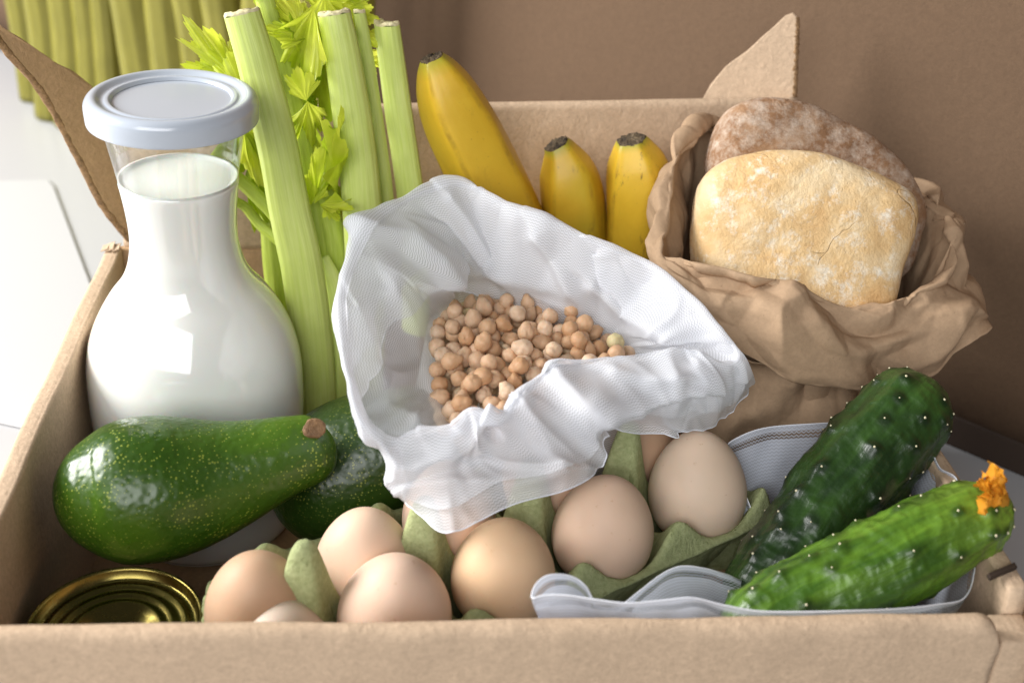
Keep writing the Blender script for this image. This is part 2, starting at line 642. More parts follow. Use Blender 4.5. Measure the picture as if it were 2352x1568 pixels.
b = NB('chickpea')
rn = b.n('ShaderNodeObjectInfo')
col = b.ramp(rn.outputs['Random'], [(.0, (.52, .30, .16)), (.35, (.62, .40, .24)), (.75, (.68, .47, .31)), (.96, (.74, .56, .40)), (1.0, (.52, .47, .24))])
col = b.mix(b.ramp(b.noise(260, 3), [(.35, (0, 0, 0)), (.75, (.5, .5, .5))]), col, (.45, .24, .11))
M['pea'] = b.done(b.pbr(col, .5, b.bump(b.noise(420, 4), .35, .0012), Subsurface_Weight=.12, Subsurface_Scale=.002, Specular_IOR_Level=.35))

b = NB('gold_tin')
M['gold'] = b.done(b.pbr(b.mix(b.noise(60, 3), (.19, .15, .04), (.25, .20, .06)), b.ramp(b.noise(150, 3), [(.3, (.20, .20, .20)), (.7, (.32, .32, .32))]), None, Metallic=1.0))
M['steel'] = simple('steel_tab', (.45, .45, .46), .3, Metallic=1.0)

# ------------------------------------------------------------------ setting: table, screen behind
o = obj('table', [V((-3, -2, -.002)), V((3, -2, -.002)), V((3, 3, -.002)), V((-3, 3, -.002))], [(0, 1, 2, 3)], M['table'], smooth=False)
o['kind'] = 'structure'
SA_, SB_ = at(2352, 1092, Z=0), at(2160, 1012, Z=0)
sdir = V((SB_.x - SA_.x, SB_.y - SA_.y, 0)).normalized()        # along the screen, away to the left
snor = V((-sdir.y, sdir.x, 0))
if snor.dot(CC - SA_) < 0:
    snor = -snor
scr = thing('backdrop_screen', 'tall brown kraft cardboard screen standing behind the box', 'screen', SA_)


def screen_panel(name, a0, a1, z0, z1, th, mat, off=0):
    nu = 90
    vs_ = []
    for i in range(nu):
        for j in range(20):
            p = SA_ + sdir * (a0 + (a1 - a0) * i / (nu - 1)) + snor * off
            p.z = z0 + (z1 - z0) * j / 19
            p += snor * (.004 * nz(p, 3.5, 2))
            vs_.append(p)
    ob = obj(name, vs_, grid_faces(nu, 20), mat, scr)
    md = ob.modifiers.new('thick', 'SOLIDIFY')
    md.thickness = th
    md.offset = 0
    return ob


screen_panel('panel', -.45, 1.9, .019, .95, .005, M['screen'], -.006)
screen_panel('gap_shadow_strip', -.45, 1.9, -.0015, .020, .010, M['dark'], -.006)  # dark strip standing in for the shadow in the gap under the panel

poly = [at(-260, 418, Z=.001), at(108, 410, Z=.001), at(122, 424, Z=.001), at(226, 700, Z=.001), at(150, 1000, Z=.001), at(-300, 900, Z=.001)]
poly = [p - V((0, 0, .0015)) for p in poly]
tag(plate('white_sheet', poly, V((0, 0, 1)), .0012, M['paper']), 'thin white sheet lying on the white table beside the box', 'paper')  # thin flat slab, a little paler than the table around it

# ------------------------------------------------------------------ celery in the distance
def crescent(no=34, ni=14, ribs=15, amp=.018, depth=.62):
    s = []
    A = rad(112)
    for k in range(no):
        a = -A + 2 * A * k / (no - 1)
        r = 1 + amp * math.cos(ribs * a)
        s.append((r * math.sin(a), r * math.cos(a) * .66))
    for k in range(1, ni - 1):
        a = A - 2 * A * k / (ni - 1)
        s.append((.70 * math.sin(a), -.35 + .95 * depth * math.cos(a) * .55))
    return s


def stalk(name, path, radii, mat, parent, n=70, front=None, cutmat=None, sect=None, seed=0):
    s = sect or crescent()
    v, f, P_ = tube(path, radii, s, n, front, lambda t, k, a, b: 1 + .03 * nz((t * 9, a, b), 1.0, seed))
    ns = len(s)
    uv = [((k / ns), t / (n - 1) * 6) for t in range(n) for k in range(ns)]
    f.append(tuple(range(len(v) - ns, len(v)))[::-1])
    ob = obj(name, v, f, mat, parent, uvs=uv)
    if cutmat:
        # the cut end: a slightly domed, uneven cap of its own
        c = sum(v[:ns], V()) / ns
        ax = (P_[0] - P_[1]).normalized()
        cv, cf = [], []
        for r_, h in ((1.0, 0.0), (1.005, .0006), (.93, .0018), (.6, .0012)):
            for p in v[:ns]:
                cv.append(c + (p - c) * r_ + ax * (h + .0012 * nz(p * (1 + r_ * .01), 260, seed)))
        cf = grid_faces(4, ns, False, True)
        cf.append(tuple(range(3 * ns, 4 * ns)))
        obj('cut_end', cv, cf, cutmat, parent)
    return ob


far = thing('far_celery_bunch', 'blurred olive green celery stalks standing behind the box before the screen', 'celery', (-.3, .8, 0))
fx = [(58, 26), (108, 34), (165, 36), (212, 28), (250, 24), (318, 44), (392, 42), (455, 38), (525, 42), (600, 40), (680, 44), (752, 40), (815, 34)]
for i, (px, hw) in enumerate(fx):
    q = at(px, 130, pl=(SA_ + snor * (.066 + .012 * ((i * 7) % 4) / 3), snor))
    r = 1.15 * hw / (FPX / (q - CC).dot(CF))
    p0 = V((q.x + random.uniform(-.05, .05), q.y + random.uniform(-.03, .01), .40))
    p1 = V((q.x, q.y, .15))
    p2 = V((q.x + random.uniform(-.008, .008), q.y, -.001))
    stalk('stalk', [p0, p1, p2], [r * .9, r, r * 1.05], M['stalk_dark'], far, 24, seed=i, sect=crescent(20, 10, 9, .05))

# ------------------------------------------------------------------ the cardboard box
XL, XR, YB, RIM = -.209, .221, .318, .125
box = thing('cardboard_box', 'open brown kraft cardboard box packed with groceries on the white table', 'box', (0, .16, 0))
rbox('floor', (XL + .001, .001, 0), (XR - .001, YB - .001, .004), M['kraft_in'], box, .0008, 1)


def folded_wall(name, x0, x1, zt, yo, yi, mat, nx=160, corner_r=(.0, .010), wob=.0008, zb=.001):
    """front wall: a folded-over panel, round on top; runs along x"""
    prof = []
    th = (yi - yo) / 2
    for k in range(15):
        prof.append((yo, zb + (zt - th - zb) * k / 14, 0))
    for k in range(1, 10):
        a = math.pi * k / 10
        prof.append((yo + th - th * math.cos(a), zt - th + th * math.sin(a), 1))
    for k in range(15):
        prof.append((yi, zt - th - (zt - th - zb) * k / 14, 0))
    vs_ = []
    for i in range(nx):
        x = x0 + (x1 - x0) * i / (nx - 1)
        rr = corner_r[1]
        drop = 0
        if rr and x > x1 - rr:
            u = (x - (x1 - rr)) / rr
            drop = rr * (1 - math.sqrt(max(0, 1 - u * u)))
        for (y, z, top) in prof:
            zz = z - drop * max(0, (z - zb) / (zt - zb)) ** 6
            p = V((x, y, zz))
            d = wob * (nz(p, 22, 3) + .7 * nz(p, 55, 4)) + wob * 1.6 * max(0, ridged(p, 16, 5, 2) - .8) * (1.5 if x < -.1 else .5)
            p.y -= d if y < (yo + yi) / 2 + .0001 else -d * .3
            p.z += wob * .8 * nz(V((x, 0, 0)), 25, 9) * max(0, (z - zb) / (zt - zb)) ** 4
            vs_.append(p)
    f = grid_faces(nx, len(prof))
    f.append(tuple(range(len(prof))))
    f.append(tuple(range(len(vs_) - len(prof), len(vs_)))[::-1])
    return obj(name, vs_, f, mat, box)


folded_wall('front_wall', XL + .0, .2015, RIM - .0005, -.008, .002, M['kraft'], wob=.0013)


def side_wall(name, xo, xi, y0, y1, mat):
    """side wall folded double: flat top with softly rounded edges, slightly uneven"""
    prof = []
    lo, hi = min(xo, xi), max(xo, xi)
    r = .0016
    pts = [(lo, .001), (lo, .03), (lo, .06), (lo, .09), (lo, RIM - r)]
    for k in range(1, 5):
        a = math.pi / 2 * k / 4
        pts.append((lo + r - r * math.cos(a), RIM - r + r * math.sin(a)))
    for k in range(1, 5):
        pts.append((lo + r + (hi - lo - 2 * r) * k / 5, RIM + .0004 * (k % 2)))
    for k in range(0, 5):
        a = math.pi / 2 * k / 4
        pts.append((hi - r + r * math.sin(a), RIM - r + r * math.cos(a)))
    pts += [(hi, .09), (hi, .06), (hi, .03), (hi, .001)]
    ny = 120
    vs_ = []
    for i in range(ny):
        y = y0 + (y1 - y0) * i / (ny - 1)
        for (x, z) in pts:
            p = V((x, y, z))
            p.x += .0010 * nz(V((0, y, z)), 18, 6) * (z / RIM)
            p.z += .0006 * nz(V((x, y, 0)), 40, 7) * (z > .1)
            vs_.append(p)
    f = grid_faces(ny, len(pts))
    f.append(tuple(range(len(pts))))
    f.append(tuple(range(len(vs_) - len(pts), len(vs_)))[::-1])
    return obj(name, vs_, f, mat, box)


lw = side_wall('left_wall', XL, XL + .009, .0085, YB - .0045, M['kraft'])
rw = side_wall('right_wall', XR - .009, XR, .012, YB - .0045, M['kraft'])
# torn cardboard scrap at the back end of the left wall
for k in range(5):
    c = V((XL + .001 + .0016 * k, YB - .010 + .001 * (k % 2), RIM + .001))
    pl = [c + V((-.002, -.003, 0)), c + V((.0022, -.0025, .0016)), c + V((.0026, .003, .002 + .001 * (k % 3))), c + V((-.0015, .0035, .001))]
    plate('torn_scrap', pl, V((.2, -.3, 1)), .0012, M['kraft'], lw)
# tuck tabs and slot at the front right corner
rbox('corner_tab', (.2035, -.0065, .001), (.2195, .0105, .1135), M['kraft'], box, .0015, 2)
cp = V((.2205, .004, .118))
plate('slot_edge', [V((.2045, .0165, .1262)), V((.2195, .0235, .1262)), V((.2195, .0262, .1262)), V((.2045, .0192, .1262))], V((0, 0, 1)), .002, M['dark'], rw)
plate('tuck_flap', [V((.2225, -.012, .115)), V((.2225, .014, .121)), V((.2225, .030, .06)), V((.2225, -.012, .02))], V((1, 0, 0)), .003, M['kraft_edge'], box)

rbox('back_wall', (XL + .0005, YB - .004, .001), (XR - .0005, YB, RIM - .001), M['kraft_in'], box, .001, 2)
# back panel rising above the rim, leaning back a little
tl_, tr_ = at(870, 252, Y=.335), at(1828, 232, Y=.338)
nx = 90
vs_ = []
slope = (tr_.z - tl_.z) / (tr_.x - tl_.x)
xa, xb = XL + .010, tr_.x
for i in range(nx):
    x = xa + (xb - xa) * i / (nx - 1)
    zt = tl_.z + slope * (x - tl_.x)
    for j in range(24):
        t = j / 17
        if t <= 1:
            y, z = YB - .0005 + .017 * t, RIM - .002 + (zt - RIM) * t
        else:
            a = (t - 1) * 17 / 6 * math.pi
            y, z = YB + .0165 + .003 * (1 - math.cos(a)), zt - .002 + .003 * math.sin(a)
        p = V((x, y, z))
        p.y += .0016 * nz(V((x, 0, z)), 14, 11) + .0004 * nz(V((x, 0, z)), 60, 12)
        vs_.append(p)
panel = obj('back_panel', vs_, grid_faces(nx, 24), M['kraft'], box)
md = panel.modifiers.new('thick', 'SOLIDIFY'); md.thickness = .003; md.offset = 0


def jag(pts, n, amp, seed):
    """resample a polygon edge by edge with a little unevenness"""
    out = []
    for i in range(len(pts)):
        a, b_ = pts[i], pts[(i + 1) % len(pts)]
        for k in range(n):
            p = a.lerp(b_, k / n)
            out.append(p + V((nz(p, 120, seed), nz(p, 120, seed + 1), nz(p, 120, seed + 2))) * amp)
    return out


o1, nrm = at(298, 551, Y=YB), V((.75, -.60, .10))
lp = [(298, 551), (235, 470), (170, 345), (95, 210), (0, 97), (-70, 10), (-75, -10), (0, 60), (60, 100), (120, 140), (170, 168), (205, 195), (240, 245), (285, 350), (330, 470)]
pl = jag([at(x, y, pl=(o1, nrm)) for x, y in lp], 4, .0008, 3)
plate('left_flap', pl, nrm, .0035, M['kraft_in'], box)
def raw_edge(pxs, plane, r, parent, seed):
    pts = [at(x, y, pl=plane) for x, y in pxs]
    v, f, _ = tube(pts, [r] * len(pts), circ(10), 90, None, lambda t, k, a, c: 1 + .35 * nz((t * 40, a, c), 1, seed))
    obj('raw_edge', v, cap(f, len(v), 10), M['kraft_edge'], parent)


lf_ = [o for o in box.children if o.name.startswith('left_flap')][0]
raw_edge([(297, 549), (235, 471), (170, 346), (95, 211), (0, 98), (-70, 11)], (o1, nrm), .0021, lf_, 5)
ep = [(1608, 240), (1632, 195), (1668, 152), (1715, 118), (1770, 68), (1805, 36), (1822, 29), (1830, 38), (1830, 90), (1824, 240), (1822, 330), (1608, 330)]
eo, en = at(1720, 200, Y=.352), V((-.35, -1, .25))
pl = jag([at(x, y, pl=(eo, en)) for x, y in ep], 3, .0003, 5)
rf_ = plate('right_flap', pl, en, .0035, M['kraft'], box)
raw_edge([(1829, 40), (1829, 90), (1826, 160), (1823, 240)], (eo, en), .0019, rf_, 7)

# ------------------------------------------------------------------ milk bottle
bt = at(395, 235, Y=.2145)
BX, BY = bt.x, bt.y
bot = thing('milk_bottle', 'tall glass carafe of white milk with a pale blue-grey screw lid', 'bottle', (BX, BY, .004))
prof = [(.0, .0), (.040, .0), (.0455, .002), (.0495, .008), (.0518, .02), (.0530, .035), (.0546, .055), (.0556, .075), (.0557, .090), (.0550, .104), (.0525, .117), (.0480, .129), (.0405, .142), (.0330, .152), (.0288, .161), (.0266, .171), (.0260, .180), (.0266, .191), (.0280, .203), (.0298, .215), (.0318, .227), (.0331, .236), (.0335, .243)]
sp_ = [tuple(p)[:2] for p in spline([V((r, z, 0)) for r, z in prof], 90)]
zlev = .2085
t_ = .0022
inner = [(max(r - t_, 0), z) for r, z in sp_ if z > .003]
out_p = sp_
shell = out_p
v, f = lathe(shell, (BX, BY, .0045), 96)
obj('glass', v, f, M['glass'], bot)
mp = [(0, .0005)] + [(r + .00025, z) for r, z in sp_ if .0004 < z < zlev]
rt = mp[-1][0]
mp += [(rt - .0002, zlev + .0006), (rt - .0010, zlev + .0002)]
v, f = lathe(mp, (BX, BY, .0045), 96)
mk = obj('milk', v, f, M['milk'], bot)
rt2 = rt - .0010
v, f = lathe([(rt2, zlev + .0002), (rt2 - .001, zlev - .0008), (rt2 - .003, zlev - .0014), (.01, zlev - .0015), (0, zlev - .0015)], (BX, BY, .0045), 96)
obj('milk_surface', v, f, M['milk_top'], mk)
LZ = .2465
lr = .0402
lprof = [(.0, .0052), (.0262, .0050), (.0272, .0052), (.0284, .0066), (.0300, .0067), (.0312, .0062), (.0325, .0064), (.0345, .0078), (.0365, .0080), (.0385, .0070), (.0398, .0052), (.0402, .0034), (.0402, .0010), (.0401, -.0014), (.0400, -.0036), (.0396, -.0043), (.0380, -.0042), (.0370, -.002), (.0362, .002), (.0, .003)]
lp2 = [tuple(p)[:2] for p in spline([V((r, z, 0)) for r, z in lprof], 110)]
v, f = lathe([(max(r, 0), z) for r, z in lp2], (BX, BY, LZ), 96)
obj('lid', v, f, M['lid'], bot)

# ------------------------------------------------------------------ gold tin
cx, cy, cz = -.1565, .0475, .079
can = thing('gold_tin_can', 'round gold tin can with ribbed lid tucked in the box corner', 'can', (cx, cy, .004))
cr_ = .0363
v, f = lathe([(0, 0), (cr_ - .002, 0), (cr_ - .0005, .002), (cr_ - .0008, .01), (cr_ - .0008, .066), (cr_ - .001, .071)], (cx, cy, .004), 72)
obj('body', v, f, M['gold'], can)
pr_ = [(cr_ - .001, -.005), (cr_, -.003), (cr_ + .0004, -.0008), (cr_, .0004), (cr_ - .0008, .0005), (cr_ - .0016, -.0005), (cr_ - .0022, -.0042), (cr_ - .004, -.0048), (cr_ - .0055, -.0046), (cr_ - .0063, -.0036), (cr_ - .0075, -.0036), (cr_ - .0088, -.0046), (.0255, -.0048), (.0245, -.004), (.0232, -.004), (.0220, -.0048), (.0205, -.005), (.0195, -.0042), (.0182, -.0042), (.0172, -.005), (.0150, -.0052), (.0142, -.0060), (.0, -.0060)]
v, f = lathe(pr_, (cx, cy, cz), 96)
obj('lid', v, f, M['gold'], can)
tb, tf = [], []
for i in range(28):
    a = 2 * math.pi * i / 28
    for j in range(8):
        c2 = 2 * math.pi * j / 8
        rx, ry = .0075 + .0014 * math.cos(c2), .010 + .0014 * math.cos(c2)
        tb.append(V((cx - .004 + rx * math.cos(a), cy - .012 + ry * math.sin(a), cz - .0035 + .0009 * math.sin(c2))))
tab = obj('pull_tab', tb, grid_faces(28, 8, True, True), M['steel'], can)
v, f = lathe([(0, .0016), (.0025, .0014), (.0032, .0006), (.0034, -.0025)], (cx - .003, cy - .001, cz - .0035), 20)
obj('rivet', v, f, M['steel'], tab)

# ------------------------------------------------------------------ celery bunch
cel = thing('celery_bunch', 'bright green celery bunch with cut stalks and leaves, beside the milk bottle', 'celery', (-.065, .25, .004))


def pp(pts):
    return [at(x, y, Y=Y) for x, y, Y in pts]


K = lambda px, s=4500.: px / s
SA = [(556, 32, .262), (590, 150, .258), (636, 330, .252), (664, 480, .248), (694, 620, .246), (716, 780, .246), (728, 920, .246), (735, 1050, .246)]
stalk('stalk', pp(SA), [K(41), K(44), K(47), K(49), K(51), K(52), K(50), K(46)], M['stalk'], cel, 90, cutmat=M['cut'], seed=1)
SB = [(768, 33, .276), (790, 150, .272), (813, 300, .268), (829, 450, .266), (838, 600, .264), (840, 760, .262), (838, 900, .26)]
stalk('stalk', pp(SB), [K(38), K(42), K(46), K(48), K(50), K(52), K(48)], M['stalk'], cel, 90, cutmat=M['cut'], seed=2)
SC = [(889, 55, .290), (908, 200, .289), (928, 340, .288), (945, 460, .287), (955, 600, .286), (955, 760, .284)]
stalk('stalk', pp(SC), [K(35, 4350), K(38, 4350), K(39, 4350), K(40, 4350), K(42, 4350), K(42, 4350)], M['stalk'], cel, 80, cutmat=M['cut'], seed=3,
      front=(-CF + CR * -.7).normalized())
# stalks behind and between
thin = [
    ([(600, -30, .285), (625, 60, .282), (655, 160, .28), (690, 320, .275), (720, 500, .27), (745, 700, .265)], [20, 23, 24, 25, 28, 30], 'stalk_thin'),
    ([(826, 30, .287), (842, 140, .285), (862, 280, .282), (880, 420, .28), (892, 560, .278)], [14, 18, 20, 22, 24], 'stalk'),
    ([(618, 470, .285), (628, 600, .28), (640, 720, .275), (655, 900, .27)], [26, 27, 28, 30], 'stalk_thin'),
    ([(742, 590, .256), (768, 660, .254), (782, 760, .252), (782, 900, .25), (775, 1040, .25)], [14, 24, 28, 30, 30], 'stalk'),
    ([(728, 380, .275), (748, 480, .272), (765, 580, .27), (778, 700, .268), (785, 820, .266)], [30, 34, 36, 36, 34], 'stalk_thin'),
    ([(540, 405, .262), (590, 450, .26), (640, 505, .258), (680, 580, .256)], [16, 17, 18, 18], 'stalk_thin'),
    ([(540, 462, .268), (566, 478, .268), (596, 515, .266), (640, 552, .262), (700, 600, .26)], [11, 12, 13, 14, 14], 'stalk_thin'),
]
for i, (pth, rr, m_) in enumerate(thin):
    stalk('thin_stalk', pp(pth), [K(r) for r in rr], M[m_], cel, 50, seed=20 + i, cutmat=M['cut'] if i in (1,) else None, sect=crescent(18, 10, 9, .04))


def leaf(base, tip, wid, mat, seed, parent=cel, face=None, curl=.30):
    """fan-shaped celery leaf: narrow base, three main lobes cut into pointed teeth, pleated and curled"""
    rnd = random.Random(seed)
    ax = tip - base
    L = ax.length
    ax.normalize()
    fc = (face or -CF) + V((rnd.uniform(-.7, .7), rnd.uniform(-.5, .5), rnd.uniform(-.5, .5)))
    sd = ax.cross(fc).normalized()
    nn = sd.cross(ax).normalized()
    half = math.atan2(wid * .62, L * .72) + .12
    lobes = [(-.86, .66 + rnd.uniform(-.1, .1), .30), (-.45, .84 + rnd.uniform(-.1, .08), .26), (0, 1.0, .28), (.45, .84 + rnd.uniform(-.1, .08), .26), (.86, .66 + rnd.uniform(-.1, .1), .30)]
    nphi, nrad = 121, 12
    bend, tw, cup = curl * rnd.uniform(-.3, 1.5), rnd.uniform(-.5, .5), rnd.uniform(.1, .5)
    vs_ = []
    for i in range(nphi):
        w = -1 + 2 * i / (nphi - 1)
        ro = .60
        for (c0, pk, wd) in lobes:
            x = abs(w - c0) / wd
            if x < 1.6:
                # a lobe with two shoulder teeth either side of its point
                prof = max(0, 1 - x) ** .85
                tooth = .16 * max(0, 1 - abs(((x * 3.2) % 1.0) - .35) / .5) * (x > .22)
                ro = max(ro, pk * (.58 + .42 * prof + tooth * .55))
        ro = min(ro, 1.0) * (1 - .25 * abs(w) ** 3)
        ph = w * half
        for k in range(nrad):
            t = (k / (nrad - 1)) ** .9
            r = L * ro * t
            x, y = r * math.cos(ph), r * math.sin(ph)
            pleat = math.cos(w * 13.9) * .045 * L * t * (1 - .3 * t)
            rip = .085 * L * t * t * math.sin(w * 9 + seed * 1.3 + t * 3)
            h = pleat + rip + cup * abs(w) ** 1.6 * .35 * L * t - bend * L * t * t + tw * y * t
            vs_.append(base + ax * x + sd * y + nn * h)
    return obj('leaf', vs_, grid_faces(nphi, nrad), mat, parent)


leaves = [  # base px, tip px, Y, width px, material, lobes
    ((548, 195), (425, 62), .285, 80, 'leaf'), ((545, 185), (492, 92), .28, 70, 'leaf'), ((552, 190), (430, 150), .29, 70, 'leaf'), ((556, 205), (520, 130), .275, 60, 'leaf'),
    ((690, 60), (632, -10), .285, 70, 'leaf'), ((720, 20), (690, 200), .272, 120, 'leaf'), ((700, 90), (640, 60), .278, 60, 'leaf'), ((705, 60), (720, 190), .284, 120, 'leaf2'),
    ((745, -10), (735, 150), .287, 110, 'leaf'), ((700, -20), (770, 60), .29, 90, 'leaf'), ((680, 100), (668, 200), .280, 80, 'leaf2'), ((740, 130), (752, 270), .285, 110, 'leaf2'),
    ((704, 232), (680, 158), .262, 56, 'leaf'), ((706, 232), (722, 345), .264, 72, 'leaf'), ((690, 300), (700, 210), .275, 60, 'leaf2'), ((775, 450), (755, 272), .262, 60, 'leaf'),
    ((725, 465), (738, 345), .260, 52, 'leaf'), ((722, 468), (735, 400), .256, 48, 'leaf'), ((716, 470), (676, 400), .258, 44, 'leaf'), ((735, 470), (808, 482), .256, 44, 'leaf'),
    ((745, 472), (770, 508), .255, 36, 'leaf'), ((790, 380), (760, 300), .27, 60, 'leaf2'),
    ((800, 20), (868, 42), .292, 60, 'leaf'), ((838, 78), (868, 105), .294, 46, 'leaf'), ((838, 130), (864, 186), .294, 36, 'leaf'), ((770, 0), (800, -40), .292, 70, 'leaf'),
    ((560, 280), (590, 470), .280, 90, 'leaf2'), ((575, 380), (548, 520), .285, 70, 'leaf2'), ((556, 290), (610, 420), .282, 80, 'leaf'), ((660, 240), (712, 400), .282, 90, 'leaf2'),
    ((640, 20), (600, -40), .288, 60, 'leaf'), ((720, 300), (700, 420), .28, 80, 'leaf2'), ((735, 560), (748, 440), .276, 60, 'leaf2'),
]
for i, (b0, t0, Y, w, m_) in enumerate(leaves):
    ba, ti = at(*b0, Y=Y), at(*t0, Y=Y + random.uniform(-.012, .006))
    leaf(ba, ba + (ti - ba) * 1.12, K(w) * 1.6, M[m_], 40 + i)
    if i < 36 and i % 2 == 0:
        dv = (ti - ba)
        dv = Matrix.Rotation(random.uniform(-.9, .9), 3, CF) @ dv
        leaf(ba + V((0, .006, 0)), ba + dv * random.uniform(.7, 1.0) + V((0, .006, 0)), K(w) * 1.5, M['leaf2' if i % 4 else 'leaf'], 140 + i)

# ------------------------------------------------------------------ bananas
def banana(label, pts, Y, s, mat, seed, tipn=4, lean=.0):
    path = [at(x, y, Y=Y - lean * (y - 320) / 1000) for x, y, r in pts]
    rr = [r / s for x, y, r in pts]
    sec = circ(40, lambda a: 1 + .055 * math.cos(5 * a + seed) + .012 * math.cos(10 * a + 2 * seed))
    n = 90
    v, f, P_ = tube(path, rr, sec, n, None, lambda t, k, a, b_: 1 + .012 * nz((t * 6, a, b_), 1, seed))
    uv = [(k / 40, t / (n - 1)) for t in range(n) for k in range(40)]
    f.append(tuple(range(len(v) - 40, len(v)))[::-1])
    base = path[-1]
    t = thing('banana', label, 'banana', base, 'bananas standing behind the net bag')
    obj('peel', v, f, mat, t, uvs=uv)
    ax = (P_[0] - P_[2]).normalized()
    c = P_[0]
    ring = v[:40]
    cv = []
    for r_, h in ((.995, -.0010), (1.008, .0000), (.90, .0007), (.6, .0000), (.15, .0006)):
        for k, p in enumerate(ring):
            q = c + (p - c) * (r_ * (1 + .10 * nz((k * .6, r_ * 9, seed), 1, 4))) + ax * (h + .0016 * nz((k * .7, r_ * 13, seed), 1, 5))
            cv.append(q)
    cf = grid_faces(5, 40, False, True)
    cf.append(tuple(range(4 * 40, 5 * 40)))
    obj('tip', cv, cf, M['tip'], t)


banana('large banana leaning on the celery, its dark tip the highest of the three', [(992, 133, 27), (1003, 160, 46), (1022, 205, 66), (1048, 262, 79), (1078, 320, 85), (1112, 390, 88), (1150, 470, 90), (1198, 575, 90), (1250, 690, 86), (1290, 800, 70)], .277, 4330, M['banana0'], 1)
banana('middle banana with a broad crusty black cut tip', [(1278, 332, 29), (1288, 352, 41), (1302, 392, 62), (1313, 440, 72), (1320, 510, 75), (1326, 600, 76), (1332, 700, 74), (1336, 800, 60)], .285, 4170, M['banana1'], 2)
banana('banana with brown scuffs next to the paper bread bag', [(1450, 321, 34), (1453, 338, 46), (1460, 375, 67), (1467, 425, 78), (1465, 490, 78), (1457, 565, 73), (1448, 650, 70), (1440, 740, 62)], .280, 4210, M['banana2'], 3)

# ------------------------------------------------------------------ loaves
def loaf(name, label, poly, c, n, th, mat, seed, amp):
    n = n.normalized()
    cen = at(*c[:2], Y=c[2])
    ring = spline([at(x, y, pl=(cen, n)) for x, y in poly], 110, True)
    mid = sum(ring, V()) / len(ring)
    nr = 46
    vs_ = []
    for i in range(nr):
        ph = math.pi * (i + .5) / nr                      # 0 front .. pi back
        s_ = math.sin(ph) ** .42
        h = math.copysign(abs(math.cos(ph)) ** .62, math.cos(ph)) * th
        for p in ring:
            q = mid + (p - mid) * s_ + n * h
            d = amp * (nz(q, 26, seed) + .5 * nz(q, 60, seed + 1) + .22 * nz(q, 150, seed + 2))
            q = q + ((p - mid).normalized() * (s_ ** 6) * .6 + n * math.cos(ph)) * d
            vs_.append(q)
    f = grid_faces(nr, len(ring), False, True)
    f.append(tuple(range(len(ring)))[::-1])
    f.append(tuple(range(len(vs_) - len(ring), len(vs_))))
    return tag(obj(name, vs_, f, mat), label, 'bread', 'bread rolls in the paper bag')


loaf('bread_roll', 'pale golden square bread roll, cracked and floury, at the front of the paper bag',
     [(1590, 500), (1600, 430), (1632, 388), (1690, 360), (1790, 351), (1900, 366), (2000, 402), (2072, 440), (2098, 478), (2094, 540), (2072, 610), (2056, 680), (2034, 730), (1985, 765), (1850, 760), (1700, 720), (1608, 650), (1588, 580)],
     (1840, 560, .222), V((-.12, -.85, .55)), .024, M['bread'], 3, .0022)
loaf('bread_roll', 'dark brown flour-dusted bread roll standing behind the pale one',
     [(1626, 400), (1634, 330), (1660, 268), (1700, 238), (1752, 229), (1810, 234), (1870, 252), (1930, 284), (1995, 322), (2055, 374), (2092, 428), (2111, 480), (2108, 530), (2060, 640), (1900, 660), (1750, 620), (1650, 520)],
     (1870, 430, .262), V((.05, -.85, .50)), .019, M['bread2'], 9, .0016)


# ------------------------------------------------------------------ sheets hung over rings of stations
def ring_sheet(name, stations, rows, nt, nr, mat, parent, dfn, uvscale=1.0, uvhem=False, thick=0, ffn=None):
    """stations: closed list of lists (same length) of 3D points, inner bottom -> rim -> outer hem"""
    m = len(stations[0])
    R = [spline([s[k] for s in stations], nt, True) for k in range(m)]
    vs_ = []
    for i in range(nt):
        vs_ += spline([R[k][i] for k in range(m)], nr)
    V0 = [p.copy() for p in vs_]
    out = []
    for i in range(nt):
        for j in range(nr):
            p = V0[i * nr + j]
            a = V0[((i + 1) % nt) * nr + j] - V0[((i - 1) % nt) * nr + j]
            b_ = V0[i * nr + min(j + 1, nr - 1)] - V0[i * nr + max(j - 1, 0)]
            n_ = a.cross(b_)
            n_ = n_.normalized() if n_.length > 1e-12 else V((0, 0, 1))
            q_ = p + n_ * dfn(p, i / nt, j / (nr - 1))
            if ffn:
                q_ = q_ + (n_ if n_.z > 0 else -n_) * ffn(p, j / (nr - 1))
            out.append(q_)
    # UV in metres: u round the ring by mean circumference, v along each strip
    circ_ = sum((R[m // 2][i] - R[m // 2][i - 1]).length for i in range(nt))
    f, uvl = [], []
    uv = []
    for i in range(nt + 1):
        acc = [0]
        ii = i % nt
        for j in range(1, nr):
            acc.append(acc[-1] + (out[ii * nr + j] - out[ii * nr + j - 1]).length)
        for j in range(nr):
            vv = acc[-1] - acc[j] if uvhem else acc[j]
            uv.append((circ_ * i / nt, vv))
    verts = out + out[:nr]
    f = grid_faces(nt + 1, nr)
    ob = obj(name, verts, f, mat, parent, uvs=uv)
    bm = bmesh.new(); bm.from_mesh(ob.data)               # close the seam, the UVs stay per corner
    bmesh.ops.remove_doubles(bm, verts=bm.verts, dist=2e-6)
    bm.to_mesh(ob.data); bm.free()
    if thick:
        md = ob.modifiers.new('thick', 'SOLIDIFY'); md.thickness = thick; md.offset = 0
    return ob, out


